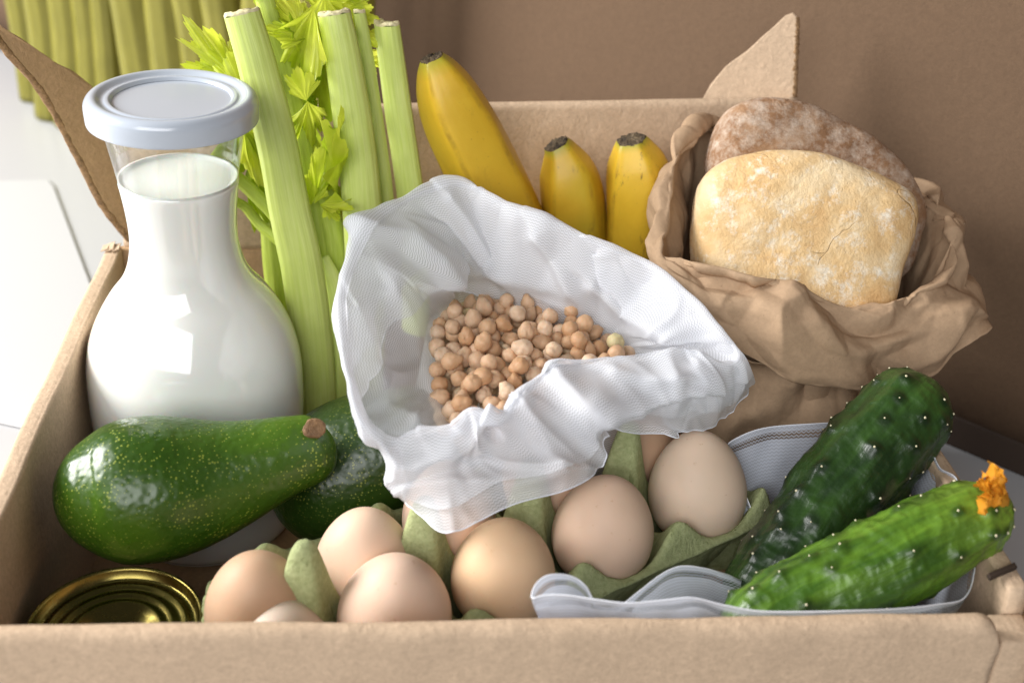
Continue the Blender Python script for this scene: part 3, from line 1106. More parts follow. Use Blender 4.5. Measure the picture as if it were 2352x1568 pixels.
def hem_tube(name, ring, r, mat, parent, n=6):
    vs_ = []
    k = len(ring)
    for i in range(k):
        t = (ring[(i + 1) % k] - ring[i - 1]).normalized()
        s = t.cross(V((0, 0, 1))).normalized() if abs(t.z) < .95 else t.cross(V((1, 0, 0))).normalized()
        u = s.cross(t)
        for j in range(n):
            a = 2 * math.pi * j / n
            vs_.append(ring[i] + s * (r * math.cos(a)) + u * (r * math.sin(a)))
    return obj(name, vs_, grid_faces(k, n, True, True), mat, parent)


# --- paper bag with bread
def crumpler(n, seed, lo, hi, rmin, rmax, a0, a1):
    """sum of local creases: |distance to a random plane| with a soft radius, so flat facets meet in sharp folds"""
    g_ = np.random.default_rng(seed)
    q = g_.uniform(lo, hi, (n, 3))
    nn_ = g_.normal(size=(n, 3))
    nn_ /= np.linalg.norm(nn_, axis=1)[:, None]
    R_ = g_.uniform(rmin, rmax, n)
    A_ = g_.uniform(a0, a1, n) * g_.choice([-1, 1], n)

    def fn(p):
        d = np.array(p) - q
        x = (d * d).sum(1) / R_ ** 2
        m = x < 1
        if not m.any():
            return 0.0
        return float((A_[m] * (np.abs((d[m] * nn_[m]).sum(1)) - R_[m] * .3) * (1 - x[m])).sum())
    return fn


def tri_noise(x, y, seed):
    """random heights on a triangular lattice, joined by flat facets: crumpled paper"""
    k = (x + y) * .36602540378
    i, j = math.floor(x + k), math.floor(y + k)
    fx_, fy_ = x + k - i, y + k - j

    def hs(a, c):
        v = math.sin(a * 127.1 + c * 311.7 + seed * 74.7) * 43758.5453
        return (v - math.floor(v)) * 2 - 1
    if fx_ > fy_:
        return hs(i, j) * (1 - fx_) + hs(i + 1, j) * (fx_ - fy_) + hs(i + 1, j + 1) * fy_
    return hs(i, j) * (1 - fy_) + hs(i, j + 1) * (fy_ - fx_) + hs(i + 1, j + 1) * fx_


def paper_facets(a, b_, seed):
    """a, b_: metres along and across the sheet"""
    w1 = noise.noise(V((a * 30, b_ * 30, seed))) * .35
    w2 = noise.noise(V((a * 30 + 9, b_ * 30, seed))) * .35
    h = .0088 * tri_noise(a / .040 + w1, b_ / .052 + w2, seed)
    h += .0042 * tri_noise(a / .019 + w2 * .5, b_ / .025 + w1, seed + 3)
    h += .0004 * tri_noise(a / .007 + w1, b_ / .009, seed + 5)
    return h


def c3(cx_, cy_, **k):
    return at(1451.7 + cx_ * .4688, 183.8 + cy_ * .4688, **k)


def outward(p, c, d, dz):
    o_ = V((p.x - c[0], p.y - c[1], 0)).normalized()
    return p + o_ * d + V((0, 0, dz))


pbc = (.178, .235)
ST = []


def pst(inner, crest, out1, hem, body):
    ST.append([inner, crest, out1, hem, body])


def mk(crest, o1=None, hm=None):
    """crest point -> inner below it, cuff outside, hem, body below"""
    inn = outward(crest, pbc, -.010, -.05)
    top = crest
    a = o1 if o1 else outward(crest, pbc, .007, -.014)
    h = hm if hm else outward(crest, pbc, .006, -.036)
    return [outward(crest, pbc, -.022, -.10), inn, outward(top, pbc, -.002, -.008), top, a, h]


stations = [
    mk(c3(150, 858, Y=.196), c3(138, 915, Y=.190), c3(205, 1015, Y=.182)),
    mk(c3(320, 880, Y=.186), c3(300, 1000, Y=.172), c3(350, 1180, Y=.168)),
    mk(c3(520, 925, Y=.180), c3(510, 1100, Y=.164), c3(520, 1312, Y=.162)),
    mk(c3(720, 978, Y=.176), c3(720, 1190, Y=.160), c3(760, 1432, Y=.160)),
    mk(c3(900, 1060, Y=.174), c3(920, 1260, Y=.158), c3(1020, 1482, Y=.160)),
    mk(c3(1090, 1152, Y=.174), c3(1120, 1320, Y=.160), c3(1180, 1492, Y=.162)),
    mk(c3(1265, 1142, Y=.178), c3(1330, 1290, Y=.166), c3(1330, 1480, Y=.166)),
    mk(c3(1390, 1035, Y=.186), c3(1510, 1190, Y=.176), c3(1490, 1455, Y=.172)),
    mk(c3(1520, 935, Y=.198), c3(1640, 1080, Y=.192), c3(1642, 1270, Y=.186)),
    mk(c3(1570, 820, Y=.215), c3(1690, 1010, Y=.210), c3(1680, 1140, Y=.208)),
    mk(c3(1560, 700, Y=.235), c3(1640, 860, Y=.232), c3(1660, 1000, Y=.232)),
    mk(c3(1500, 612, Y=.258)),
    mk(c3(1405, 545, Y=.285)),
    mk(c3(1150, 480, Y=.302)),
    mk(c3(850, 340, Y=.306)),
    mk(c3(560, 240, Y=.306)),
    mk(c3(340, 225, Y=.298)),
    mk(c3(250, 290, Y=.280)),
    mk(c3(205, 400, Y=.258)),
    mk(c3(185, 560, Y=.236)),
    mk(c3(165, 720, Y=.214)),
]
pb = thing('paper_bag', 'crumpled brown kraft paper bag with rolled-down rim holding the bread', 'bag', (.18, .235, .004))


def paper_d(p, u, t):
    wrap = min(1.0, u / .04, (1 - u) / .04)                # keep the seam closed
    return (paper_facets(u * .52, t * .24, 4) * wrap) * (1.0 if t > .45 else .6)


cuff, pts_ = ring_sheet('cuff', stations, None, 520, 130, M['bagpaper'], pb, paper_d, thick=.0006)
# body of the bag below the cuff, pushed into the box
bst = []
foot = [(.118, .182), (.140, .176), (.158, .174), (.175, .174), (.190, .176), (.205, .182), (.208, .205), (.208, .235), (.206, .265), (.202, .29), (.19, .304), (.165, .306), (.14, .304), (.122, .298), (.118, .27), (.116, .235), (.115, .205)]
for k, (x, y) in enumerate(foot):
    tp_ = V((pbc[0] + (x - pbc[0]) * 1.02, pbc[1] + (y - pbc[1]) * 1.0, .135))
    bst.append([tp_, V((x, y, .10)), V((x, y + .003, .05)), V((x, y + .006, .006))])
ring_sheet('bag_body', bst, None, 200, 40, M['bagpaper'], pb, lambda p, u, t: paper_facets(u * .40, t * .13, 8) * min(1.0, u / .04, (1 - u) / .04) * 1.2 - .003 * max(0, nz(p, 9, 33)), thick=.0006)
# bag floor
rbox('bag_base', (.122, .188, .0045), (.202, .298, .007), M['bagpaper'], pb, .0005, 1)


# --- white net bag of chickpeas
def cb(cx_, cy_, z):
    return at(716.6 + cx_ * .5509, 367.5 + cy_ * .5509, Z=z)


NC = (.02, .148)
HP = .146      # level of the chickpeas


def nst(base, mid, crest, out1=None, hem=None, d=(-.002, -.018), e=(-.010, -.055)):
    b_ = cb(*base, HP - .004) if len(base) == 2 else cb(*base)
    m_ = cb(*mid)
    c_ = cb(*crest)
    o_ = cb(*out1) if out1 else outward(c_, NC, *d)
    h_ = cb(*hem) if hem else outward(c_, NC, *e)
    q = b_.lerp(V((NC[0], NC[1], HP - .016)), .25)
    q.z = HP - .018
    return [q, b_, m_, m_.lerp(c_, .72) + V((0, 0, .002)), c_, o_, h_]


NS = [
    nst((515, 830), (330, 800, .160), (103, 640, .182)),
    nst((548, 690), (430, 560, .172), (135, 470, .188)),
    nst((590, 600), (600, 545, .170), (205, 290, .198)),
    nst((650, 585), (600, 330, .178), (350, 190, .202)),
    nst((720, 575), (690, 440, .166), (500, 108, .204)),
    nst((790, 575), (760, 400, .170), (640, 103, .204)),
    nst((900, 575), (930, 460, .164), (800, 188, .200)),
    nst((1030, 560), (1060, 420, .172), (980, 268, .196)),
    nst((1105, 610), (1200, 560, .164), (1220, 362, .190)),
    nst((1180, 700), (1330, 640, .160), (1400, 440, .184)),
    nst((1270, 765), (1420, 720, .160), (1560, 565, .177)),
    nst((1325, 800), (1480, 770, .158), (1690, 715, .170)),
    nst((1335, 825), (1560, 790, .158), (1780, 805, .163), (1812, 880, .150), (1800, 960, .132)),
    nst((1325, 838), (1550, 815, .157), (1775, 862, .159), (1790, 960, .144), (1745, 1060, .122)),
    nst((1300, 850), (1490, 832, .156), (1680, 862, .162), (1715, 980, .148), (1690, 1100, .122)),
    nst((1250, 868), (1400, 838, .157), (1555, 815, .166), (1590, 970, .156), (1600, 1142, .126)),
    nst((1150, 905), (1230, 868, .156), (1290, 850, .164), (1400, 1000, .154), (1410, 1166, .130)),
    nst((1030, 925), (1040, 915, .155), (1010, 902, .163), (1190, 1060, .154), (1235, 1150, .140)),
    nst((900, 1020), (885, 1018, .154), (860, 1012, .161), (1060, 1150, .146), (1190, 1285, .129)),
    nst((800, 1085), (795, 1088, .153), (785, 1086, .159), (880, 1210, .143), (1080, 1368, .128)),
    nst((700, 1085), (690, 1082, .153), (668, 1076, .160), (690, 1240, .141), (830, 1440, .127)),
    nst((620, 1112), (600, 1118, .152), (570, 1135, .156), (560, 1300, .138), (575, 1548, .126)),
    nst((570, 1085), (470, 1130, .150), (360, 1190, .150), (400, 1330, .134), (440, 1480, .124)),
    nst((552, 1010), (400, 1050, .153), (215, 1130, .162), (270, 1270, .140), (385, 1425, .122)),
    nst((532, 930), (340, 930, .157), (150, 930, .173), d=(-.008, -.018), e=(-.020, -.045)),
]
nb = thing('net_produce_bag', 'open white net drawstring bag filled with chickpeas', 'bag', (NC[0], NC[1], .05))


def topx(p):
    q = p - CC
    z = q.dot(CF)
    return ((1176 + FPX * q.dot(CR) / z) - 716.6) / .5509, ((784 - FPX * q.dot(CU) / z) - 367.5) / .5509


FOLDS = [  # polyline over the cloth, height (m), steep width, gentle width
    ([(205, 300), (400, 330), (520, 430), (615, 548)], .0080, 16, 75),
    ([(560, 170), (660, 290), (740, 420), (800, 500)], .0060, 18, 70),
    ([(950, 320), (1030, 450), (1080, 550)], .0065, 18, 80),
    ([(1180, 520), (1350, 680), (1500, 750)], .0070, 20, 75),
    ([(1010, 930), (1120, 1040), (1290, 1130), (1480, 1150)], .0070, 20, 90),
    ([(690, 1090), (600, 1180), (430, 1240), (240, 1230)], .0070, 18, 80),
    ([(400, 1390), (600, 1370), (850, 1370), (1150, 1290)], .0055, 14, 70),
    ([(330, 560), (410, 700), (450, 850), (530, 1000)], .0055, 18, 80),
    ([(860, 1030), (950, 1160), (1010, 1310)], .0050, 18, 70),
    ([(1600, 870), (1640, 940), (1590, 1050)], .0035, 16, 60),
    ([(640, 470), (800, 480), (960, 540)], .0045, 14, 60),
    ([(170, 640), (230, 820), (300, 1000), (420, 1120)], .0045, 22, 80),
    ([(700, 1200), (800, 1260), (1000, 1290)], .0040, 14, 50),
    ([(1250, 900), (1400, 940), (1540, 930)], .0045, 14, 55),
]


def folds(p):
    x, y = topx(p)
    h = 0
    for pl_, amp, w1, w2 in FOLDS:
        best = None
        for (a, b_) in zip(pl_, pl_[1:]):
            dx, dy = b_[0] - a[0], b_[1] - a[1]
            L2 = dx * dx + dy * dy
            t = max(0, min(1, ((x - a[0]) * dx + (y - a[1]) * dy) / L2))
            ex, ey = x - a[0] - t * dx, y - a[1] - t * dy
            d = math.hypot(ex, ey)
            sg = dx * ey - dy * ex
            if best is None or d < best[0]:
                best = (d, sg)
        d, sg = best
        if d < w2 * 3:
            w = w1 * 1.6 if sg > 0 else w2
            h += amp * math.exp(-(d / w) ** 1.5)
    return h


def net_d(p, u, t):
    a = 2 * math.pi * u
    q = V((math.cos(a) * 2.6, math.sin(a) * 2.6, t * 1.6))
    q2 = q + V((nz(q, 1.1, 47), nz(q, 1.1, 48), 0)) * .5
    pleat = 1 - 2.2 * abs(noise.noise(q2 * .85 + V((3, 1, 7))))
    pleat2 = 1 - 2.2 * abs(noise.noise(q2 * 1.9 + V((9, 4, 2))))
    k = .0022 * (pleat - .5) + .0024 * (pleat2 - .5) + .0014 * nz(p, 26, 41) + .0004 * nz(p, 90, 45)
    return k * min(1, max(0, (t - .16) * 5)) * (1 - .75 * math.exp(-((t - .66) / .10) ** 2))


fold_push = lambda p, t: folds(p) * min(1, max(0, (t - .16) * 5))
sheet, npts = ring_sheet('net_cloth', NS, None, 480, 130, M['net'], nb, net_d, ffn=fold_push)
md = sheet.modifiers.new('relax', 'SMOOTH'); md.iterations = 2; md.factor = .5
# second layers: the rim of the bag is folded over itself, outside and inside
of = []
for q in NS:
    c_, o_, h_ = q[4], q[5], q[6]
    of.append([q[3].lerp(c_, .5) + V((0, 0, .0022)), outward(c_, NC, .0006, .0010), outward(o_, NC, .0012, .001), outward(o_.lerp(h_, .62), NC, .0014, .001)])
osh, _ = ring_sheet('outer_fold', of, None, 480, 50, M['net'], nb, lambda p, u, t: net_d(p, u, .60 + .4 * t) + .0008 * nz(p, 40, 81), ffn=lambda p, t: folds(p) + .0008)
md = osh.modifiers.new('relax', 'SMOOTH'); md.iterations = 2; md.factor = .5
hem_tube('hem', [npts[i * 130 + 129] for i in range(480)], .0003, M['hem'], nb)
# lower part of the bag, standing behind the eggs
lo = []
for a_ in range(16):
    a = 2 * math.pi * a_ / 16
    x, y = .035 + .062 * math.cos(a), .190 + .052 * math.sin(a)
    lo.append([V((x * .95 + .002, y * .95 + .004, .142)), V((x, y, .11)), V((.035 + .066 * math.cos(a), .195 + .050 * math.sin(a), .06)), V((.035 + .058 * math.cos(a), .198 + .044 * math.sin(a), .008)), V((.035 + .01 * math.cos(a), .198 + .01 * math.sin(a), .0055))])
ring_sheet('bag_bottom', lo, None, 160, 40, M['net'], nb, lambda p, u, t: .002 * nz(p, 30, 51))


# --- chickpeas
def pea_mesh(seed):
    rnd = random.Random(seed)
    nu, nv = 22, 15
    vs_, fs = [], []
    for i in range(nv):
        th = math.pi * i / (nv - 1)
        for j in range(nu):
            ph = 2 * math.pi * j / nu
            d = V((math.sin(th) * math.cos(ph), math.sin(th) * math.sin(ph), math.cos(th)))
            r = 1 + .11 * noise.noise(d * 1.9 + V((seed, 0, 0)))
            beak = max(0, d.x - .72) / .28
            r += .42 * beak ** 1.5 * (1 if d.z > -.3 else .5)
            r -= .13 * math.exp(-((d.y) / .16) ** 2) * (1 if d.x > -.1 and d.z > -.2 else .25)
            vs_.append(V((d.x * r * 1.0, d.y * r * .94, d.z * r * .92)) * .00438)
    fs = grid_faces(nv, nu, False, True)
    me = bpy.data.meshes.new('chickpea')
    me.from_pydata(vs_, [], fs)
    bm = bmesh.new(); bm.from_mesh(me)
    bmesh.ops.remove_doubles(bm, verts=bm.verts, dist=1e-6)
    bmesh.ops.recalc_face_normals(bm, faces=bm.faces)
    bm.to_mesh(me); bm.free()
    me.polygons.foreach_set('use_smooth', [True] * len(me.polygons))
    me.materials.append(M['pea'])
    return me


PM = [pea_mesh(s) for s in range(6)]
edge = [cb(x, y, HP) for x, y in ((500, 830), (535, 690), (580, 605), (650, 585), (750, 572), (880, 572), (1010, 555), (1090, 600), (1150, 690), (1270, 760), (1335, 815), (1310, 880), (1180, 960), (1060, 1010), (960, 1080), (880, 1130), (780, 1160), (680, 1150), (590, 1130), (550, 1050), (520, 940))]


def inside(x, y, poly):
    c = False
    for i in range(len(poly)):
        a, b_ = poly[i], poly[i - 1]
        if (a.y > y) != (b_.y > y) and x < (b_.x - a.x) * (y - a.y) / (b_.y - a.y) + a.x:
            c = not c
    return c


def poisson(dist, tries, seed, poly, thin=1.0):
    rnd = random.Random(seed)
    pts = []
    x0, x1 = min(p.x for p in poly), max(p.x for p in poly)
    y0, y1 = min(p.y for p in poly), max(p.y for p in poly)
    for _ in range(tries):
        x, y = rnd.uniform(x0, x1), rnd.uniform(y0, y1)
        if inside(x, y, poly) and all((x - a) ** 2 + (y - b_) ** 2 > dist * dist for a, b_ in pts):
            pts.append((x, y))
    return pts


cxm = sum(p.x for p in edge) / len(edge)
cym = sum(p.y for p in edge) / len(edge)


def place_pea(x, y, z, rnd):
    ob = bpy.data.objects.new('chickpea', rnd.choice(PM))
    COL.objects.link(ob)
    ob.location = (x, y, z)
    ob.rotation_euler = (rnd.uniform(0, 6.28), rnd.uniform(0, 6.28), rnd.uniform(0, 6.28))
    s = rnd.uniform(.90, 1.10)
    ob.scale = (s, s, s)
    return ob


rnd = random.Random(5)
layer = {}
top = poisson(.0077, 16000, 1, edge)
dome = lambda x, y: .006 * max(0, 1 - ((x - cxm) ** 2 + (y - cym) ** 2) / .055 ** 2)
n_pea = 0
for (x, y) in top:
    tag(place_pea(x, y, HP + dome(x, y) + rnd.uniform(-.0016, .0010), rnd), 'tan dried chickpea heaped in the open net bag', 'chickpea', 'chickpeas in the net bag')
    n_pea += 1
up = poisson(.0112, 2200, 2, [V((cxm, cym, 0)).lerp(p, .86) for p in edge])
for (x, y) in up[:80]:
    d = sorted(((x - a) ** 2 + (y - b_) ** 2, a, b_) for a, b_ in top)[:3]
    gx, gy = sum(q[1] for q in d) / 3, sum(q[2] for q in d) / 3
    tag(place_pea(gx, gy, HP + dome(gx, gy) + .0058, rnd), 'tan dried chickpea heaped in the open net bag', 'chickpea', 'chickpeas in the net bag')
    n_pea += 1
# the unseen heap underneath, one mesh
hv, hf = [], []
for lay, dz in ((3, -.0062), (4, -.0120)):
    for (x, y) in poisson(.0088, 5000, lay, [V((cxm, cym, 0)).lerp(p, 1.0 - .05 * (lay - 3)) for p in edge]):
        m_ = rnd.choice(PM)
        R_ = Matrix.Rotation(rnd.uniform(0, 6), 3, V((rnd.random(), rnd.random(), 1)).normalized())
        k0 = len(hv)
        hv += [R_ @ q.co + V((x, y, HP + dome(x, y) + dz)) for q in m_.vertices]
        hf += [tuple(i + k0 for i in p.vertices) for p in m_.polygons]
o = obj('chickpea_heap', hv, hf, M['pea'])
tag(o, 'deeper chickpeas seen through gaps in the heap in the net bag', 'chickpeas')
o['kind'] = 'stuff'

# ------------------------------------------------------------------ avocados
def avocado(label, pts, s, mat, seed, Yl, stem=None, front=None, caps=(.034, .012, 2, 2)):
    n0 = len(pts)
    path = [at(x, y, Y=Yl[0] + (Yl[1] - Yl[0]) * i / (n0 - 1)) for i, (x, y, r) in enumerate(pts)]
    rr = [r / s for x, y, r in pts]
    sec = circ(72)
    n = 130
    v, f, P_ = tube(path, rr, sec, n, front, lambda t, k, a, b_: 1 + .010 * nz((t * 5, a * 2, b_ * 2), 1, seed), caps=caps)
    v = [p + (p - P_[i // 72]).normalized() * (.00012 * nz(p, 170, seed) + .00012 * nz(p, 320, seed)) for i, p in enumerate(v)]
    f = cap(f, len(v), 72)
    t = thing('avocado', label, 'avocado', sum(path, V()) / len(path) + V((0, 0, -.03)), 'avocados')
    obj('skin', v, f, mat, t)
    if stem:
        c, nrm_ = stem
        nrm_ = nrm_.normalized()
        sx = nrm_.cross(V((0, 0, 1))).normalized()
        sy = nrm_.cross(sx)
        sv = []
        for r_, h in ((.0050, -.002), (.0052, .0006), (.0044, .0016), (.0034, .0010), (.0022, .0018), (.0008, .0014)):
            for k in range(28):
                a = 2 * math.pi * k / 28
                w = 1 + .16 * nz((math.cos(a), math.sin(a), r_ * 90), 2, 8)
                sv.append(c + sx * (r_ * w * math.cos(a)) + sy * (r_ * w * .9 * math.sin(a)) + nrm_ * (h + .0006 * nz((math.cos(a) * 2, math.sin(a) * 2, r_ * 500), 1.5, 9)))
        sf = grid_faces(6, 28, False, True)
        sf.append(tuple(range(5 * 28, 6 * 28)))
        obj('stem', sv, sf, M['stem'], t)
    return t


A1 = [(121, 1150, 150), (180, 1142, 152), (230, 1136, 158), (300, 1128, 167), (380, 1119, 166), (450, 1107, 152), (520, 1090, 131), (590, 1068, 110), (650, 1048, 95), (700, 1034, 85), (735, 1024, 78), (768, 1011, 72)]
ssp = at(727, 985, Y=.102)
avocado('glossy pear-shaped green avocado with a brown stem end, lying on the tin', A1, 4960, M['avo'], 1, (.106, .132), stem=(at(722, 983, Y=.1205), V((.25, -.62, .72))))
A2 = [(640, 1175, 140), (690, 1148, 148), (735, 1122, 156), (790, 1090, 165), (845, 1055, 160), (900, 1020, 140), (950, 990, 112), (1025, 945, 80)]
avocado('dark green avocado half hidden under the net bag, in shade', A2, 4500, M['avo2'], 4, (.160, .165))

# ------------------------------------------------------------------ eggs and carton
EG = {}
EZ = .090
for k, (x, y) in {'F5': (1602, 1118), 'F4': (1386, 1216), 'F3': (1156, 1316), 'F2': (907, 1404), 'B2': (838, 1290), 'B1': (592, 1392)}.items():
    EG[k] = at(x, y, Z=EZ)
uax = (EG['F5'] - EG['F2'])
pitch = uax.length / 3
uax.normalize()
vax = V((-uax.y, uax.x, 0))
f0 = (EG['F5'] + EG['F4'] + EG['F3'] + EG['F2']) / 4
vsp = .047
F_ = [f0 + uax * (pitch * (i - 2.5)) for i in range(5)]            # F1..F5 grid positions
B_ = [p + vax * vsp for p in F_]


def egg(label, c, r, h, mat, tilt=(0, 0), seed=0):
    pf = []
    n = 40
    for i in range(n + 1):
        th = math.pi * i / n
        z = -math.cos(th)
        rr_ = math.sin(th) * (1 - .13 * z - .03 * z * z)
        pf.append((max(rr_ * r / 1.0, 0), z * h / 2))
    v, f = lathe(pf, (0, 0, 0), 56)
    R_ = Matrix.Rotation(tilt[0], 3, 'X') @ Matrix.Rotation(tilt[1], 3, 'Y')
    v = [R_ @ p for p in v]
    o_ = obj('egg', v, f, mat)
    o_.location = c
    tag(o_, label, 'egg', 'eggs in the carton')
    return o_


zoff = V((0, 0, 0))
egg('cream egg in the last cup of the carton, next to the cucumbers', EG['F5'], .0242, .060, EGGM[0], (rad(-8), rad(-4)))
egg('large peach egg second from the cucumber end of the carton', EG['F4'], .0238, .058, EGGM[1], (rad(4), rad(3)))
egg('warm tan egg in the middle cup of the front row', EG['F3'], .0232, .056, EGGM[2], (rad(5), 0))
egg('pinkish egg beside the front wall, between two carton cones', EG['F2'], .0242, .057, EGGM[3], (rad(8), rad(2)))
f1 = V((-.0855, .0300, .0775))
egg('pale egg of which only the top shows over the front wall', f1, .0225, .054, EGGM[5], (0, 0))
egg('brown egg between the tin and the green carton cone', EG['B1'], .0222, .055, EGGM[4], (rad(6), 0))
egg('tan egg beneath the avocado in the rear row', EG['B2'], .0222, .055, EGGM[1], (rad(2), 0))
egg('shaded egg under the hanging tip of the net bag', B_[2] + V((0, -.002, .001)), .0220, .055, EGGM[3])
egg('egg mostly covered by the net bag, behind the large peach egg', B_[3] + V((0, -.001, .003)), .0220, .056, EGGM[1])
egg('shaded brown egg behind the cream egg, beside the tallest cone', B_[4] + V((-.002, -.001, .002)), .0220, .056, EGGM[4])

# carton: one pulp sheet, high cones between the rows, low scalloped rim outside
car = thing('egg_carton', 'green moulded pulp egg carton with tall cones, holding ten eggs', 'egg carton', (f0.x, f0.y, .03))
N_U, N_V = 176, 72
u0, u1 = -pitch * 2.98, pitch * 2.12
v0, v1 = -vsp * .60, vsp * 1.58
ucent = [pitch * (i - 2.5) for i in range(5)]
CB = .046      # bottom of the cups
vs_ = []
sm = lambda x: max(0.0, min(1.0, x)) ** 2 * (3 - 2 * max(0.0, min(1.0, x)))
for i in range(N_U):
    u = u0 + (u1 - u0) * i / (N_U - 1)
    for j in range(N_V):
        v_ = v0 + (v1 - v0) * j / (N_V - 1)
        rho = sum(max(1e-4, math.hypot((u - a) * (.050 / pitch), (v_ - b_) * (.050 / vsp))) ** -14 for a in ucent for b_ in (0, vsp)) ** (-1 / 14)
        spine = abs(v_ - vsp / 2) < vsp * .5 and abs(u - (u0 + u1) / 2) < pitch * 2.05
        h = CB + .034 * max(0.0, min(1.0, (rho - .006) / .0185)) ** 1.5          # cup wall up to .080
        if spine:
            h += .046 * sm((rho - .0236) / .0078)                                 # tall cone
        else:
            h += .015 * sm((rho - .0240) / .006)                                  # low scallop ear
        e_ = min(u - u0, u1 - u, v_ - v0, v1 - v_)
        wz = sm((.0085 - e_) / .006)
        h = h * (1 - wz) + .0795 * wz
        p = f0 + uax * u + vax * v_
        p.z = h + .0010 * nz((u, v_, 0), 120, 61) + .0005 * nz((u, v_, 0), 260, 62)
        p.x += .0008 * nz((u, v_, 1), 70, 63)
        p.y = max(p.y, .0045)
        p.x = max(p.x, -.1195 + .0004 * math.sin(p.y * 900))
        vs_.append(p)
tray = obj('tray', vs_, grid_faces(N_U, N_V), M['pulp'], car)
md = tray.modifiers.new('thick', 'SOLIDIFY'); md.thickness = .0022; md.offset = -1
md = tray.modifiers.new('smooth', 'SMOOTH'); md.iterations = 8; md.factor = .5
# outside of the cups: tapering scalloped wall below the flange, on the near side and on both ends
def carton_wall(a, b_, inward, npitch, phase):
    nu, nvv = 140, 16
    wv = []
    for i in range(nu):
        q = a.lerp(b_, i / (nu - 1))
        sc_ = abs(math.sin(math.pi * (i / (nu - 1) * npitch + phase))) ** .7
        for j in range(nvv):
            t = j / (nvv - 1)
            z = .0785 + (CB - .004 - .0785) * t
            ins = .0035 + .0075 * t + (1 - sc_) * .010 * min(1, t * 2.5)
            p = q + inward * ins
            p.z = z + .0004 * nz(p, 200, 66)
            p.y = max(p.y, .005)
            wv.append(p)
    w = obj('cup_wall', wv, grid_faces(nu, nvv), M['pulp'], car)
    m_ = w.modifiers.new('thick', 'SOLIDIFY'); m_.thickness = .002; m_.offset = 0


cA, cB = f0 + uax * (u0 + .055) + vax * v0, f0 + uax * u1 + vax * v0
cC = f0 + uax * u1 + vax * v1
carton_wall(cA, cB, vax, (u1 - u0 - .055) / pitch, .5 - .12 + .0)
carton_wall(cB, cC, -uax, 2.0, 0.0)
# hidden riser that carries the carton
rs = []
for (a, b_) in ((u0 + .006, v0 + .008), (u1 - .008, v0 + .008), (u1 - .008, v1 - .008), (u0 + .006, v1 - .008)):
    p = f0 + uax * a + vax * b_
    p.y = max(p.y, .014)
    rs.append(V((p.x, p.y, .0235)))
tag(plate('cardboard_insert', rs, V((0, 0, 1)), .039, M['kraft_in']), 'plain cardboard insert under the egg carton on the box floor', 'insert')


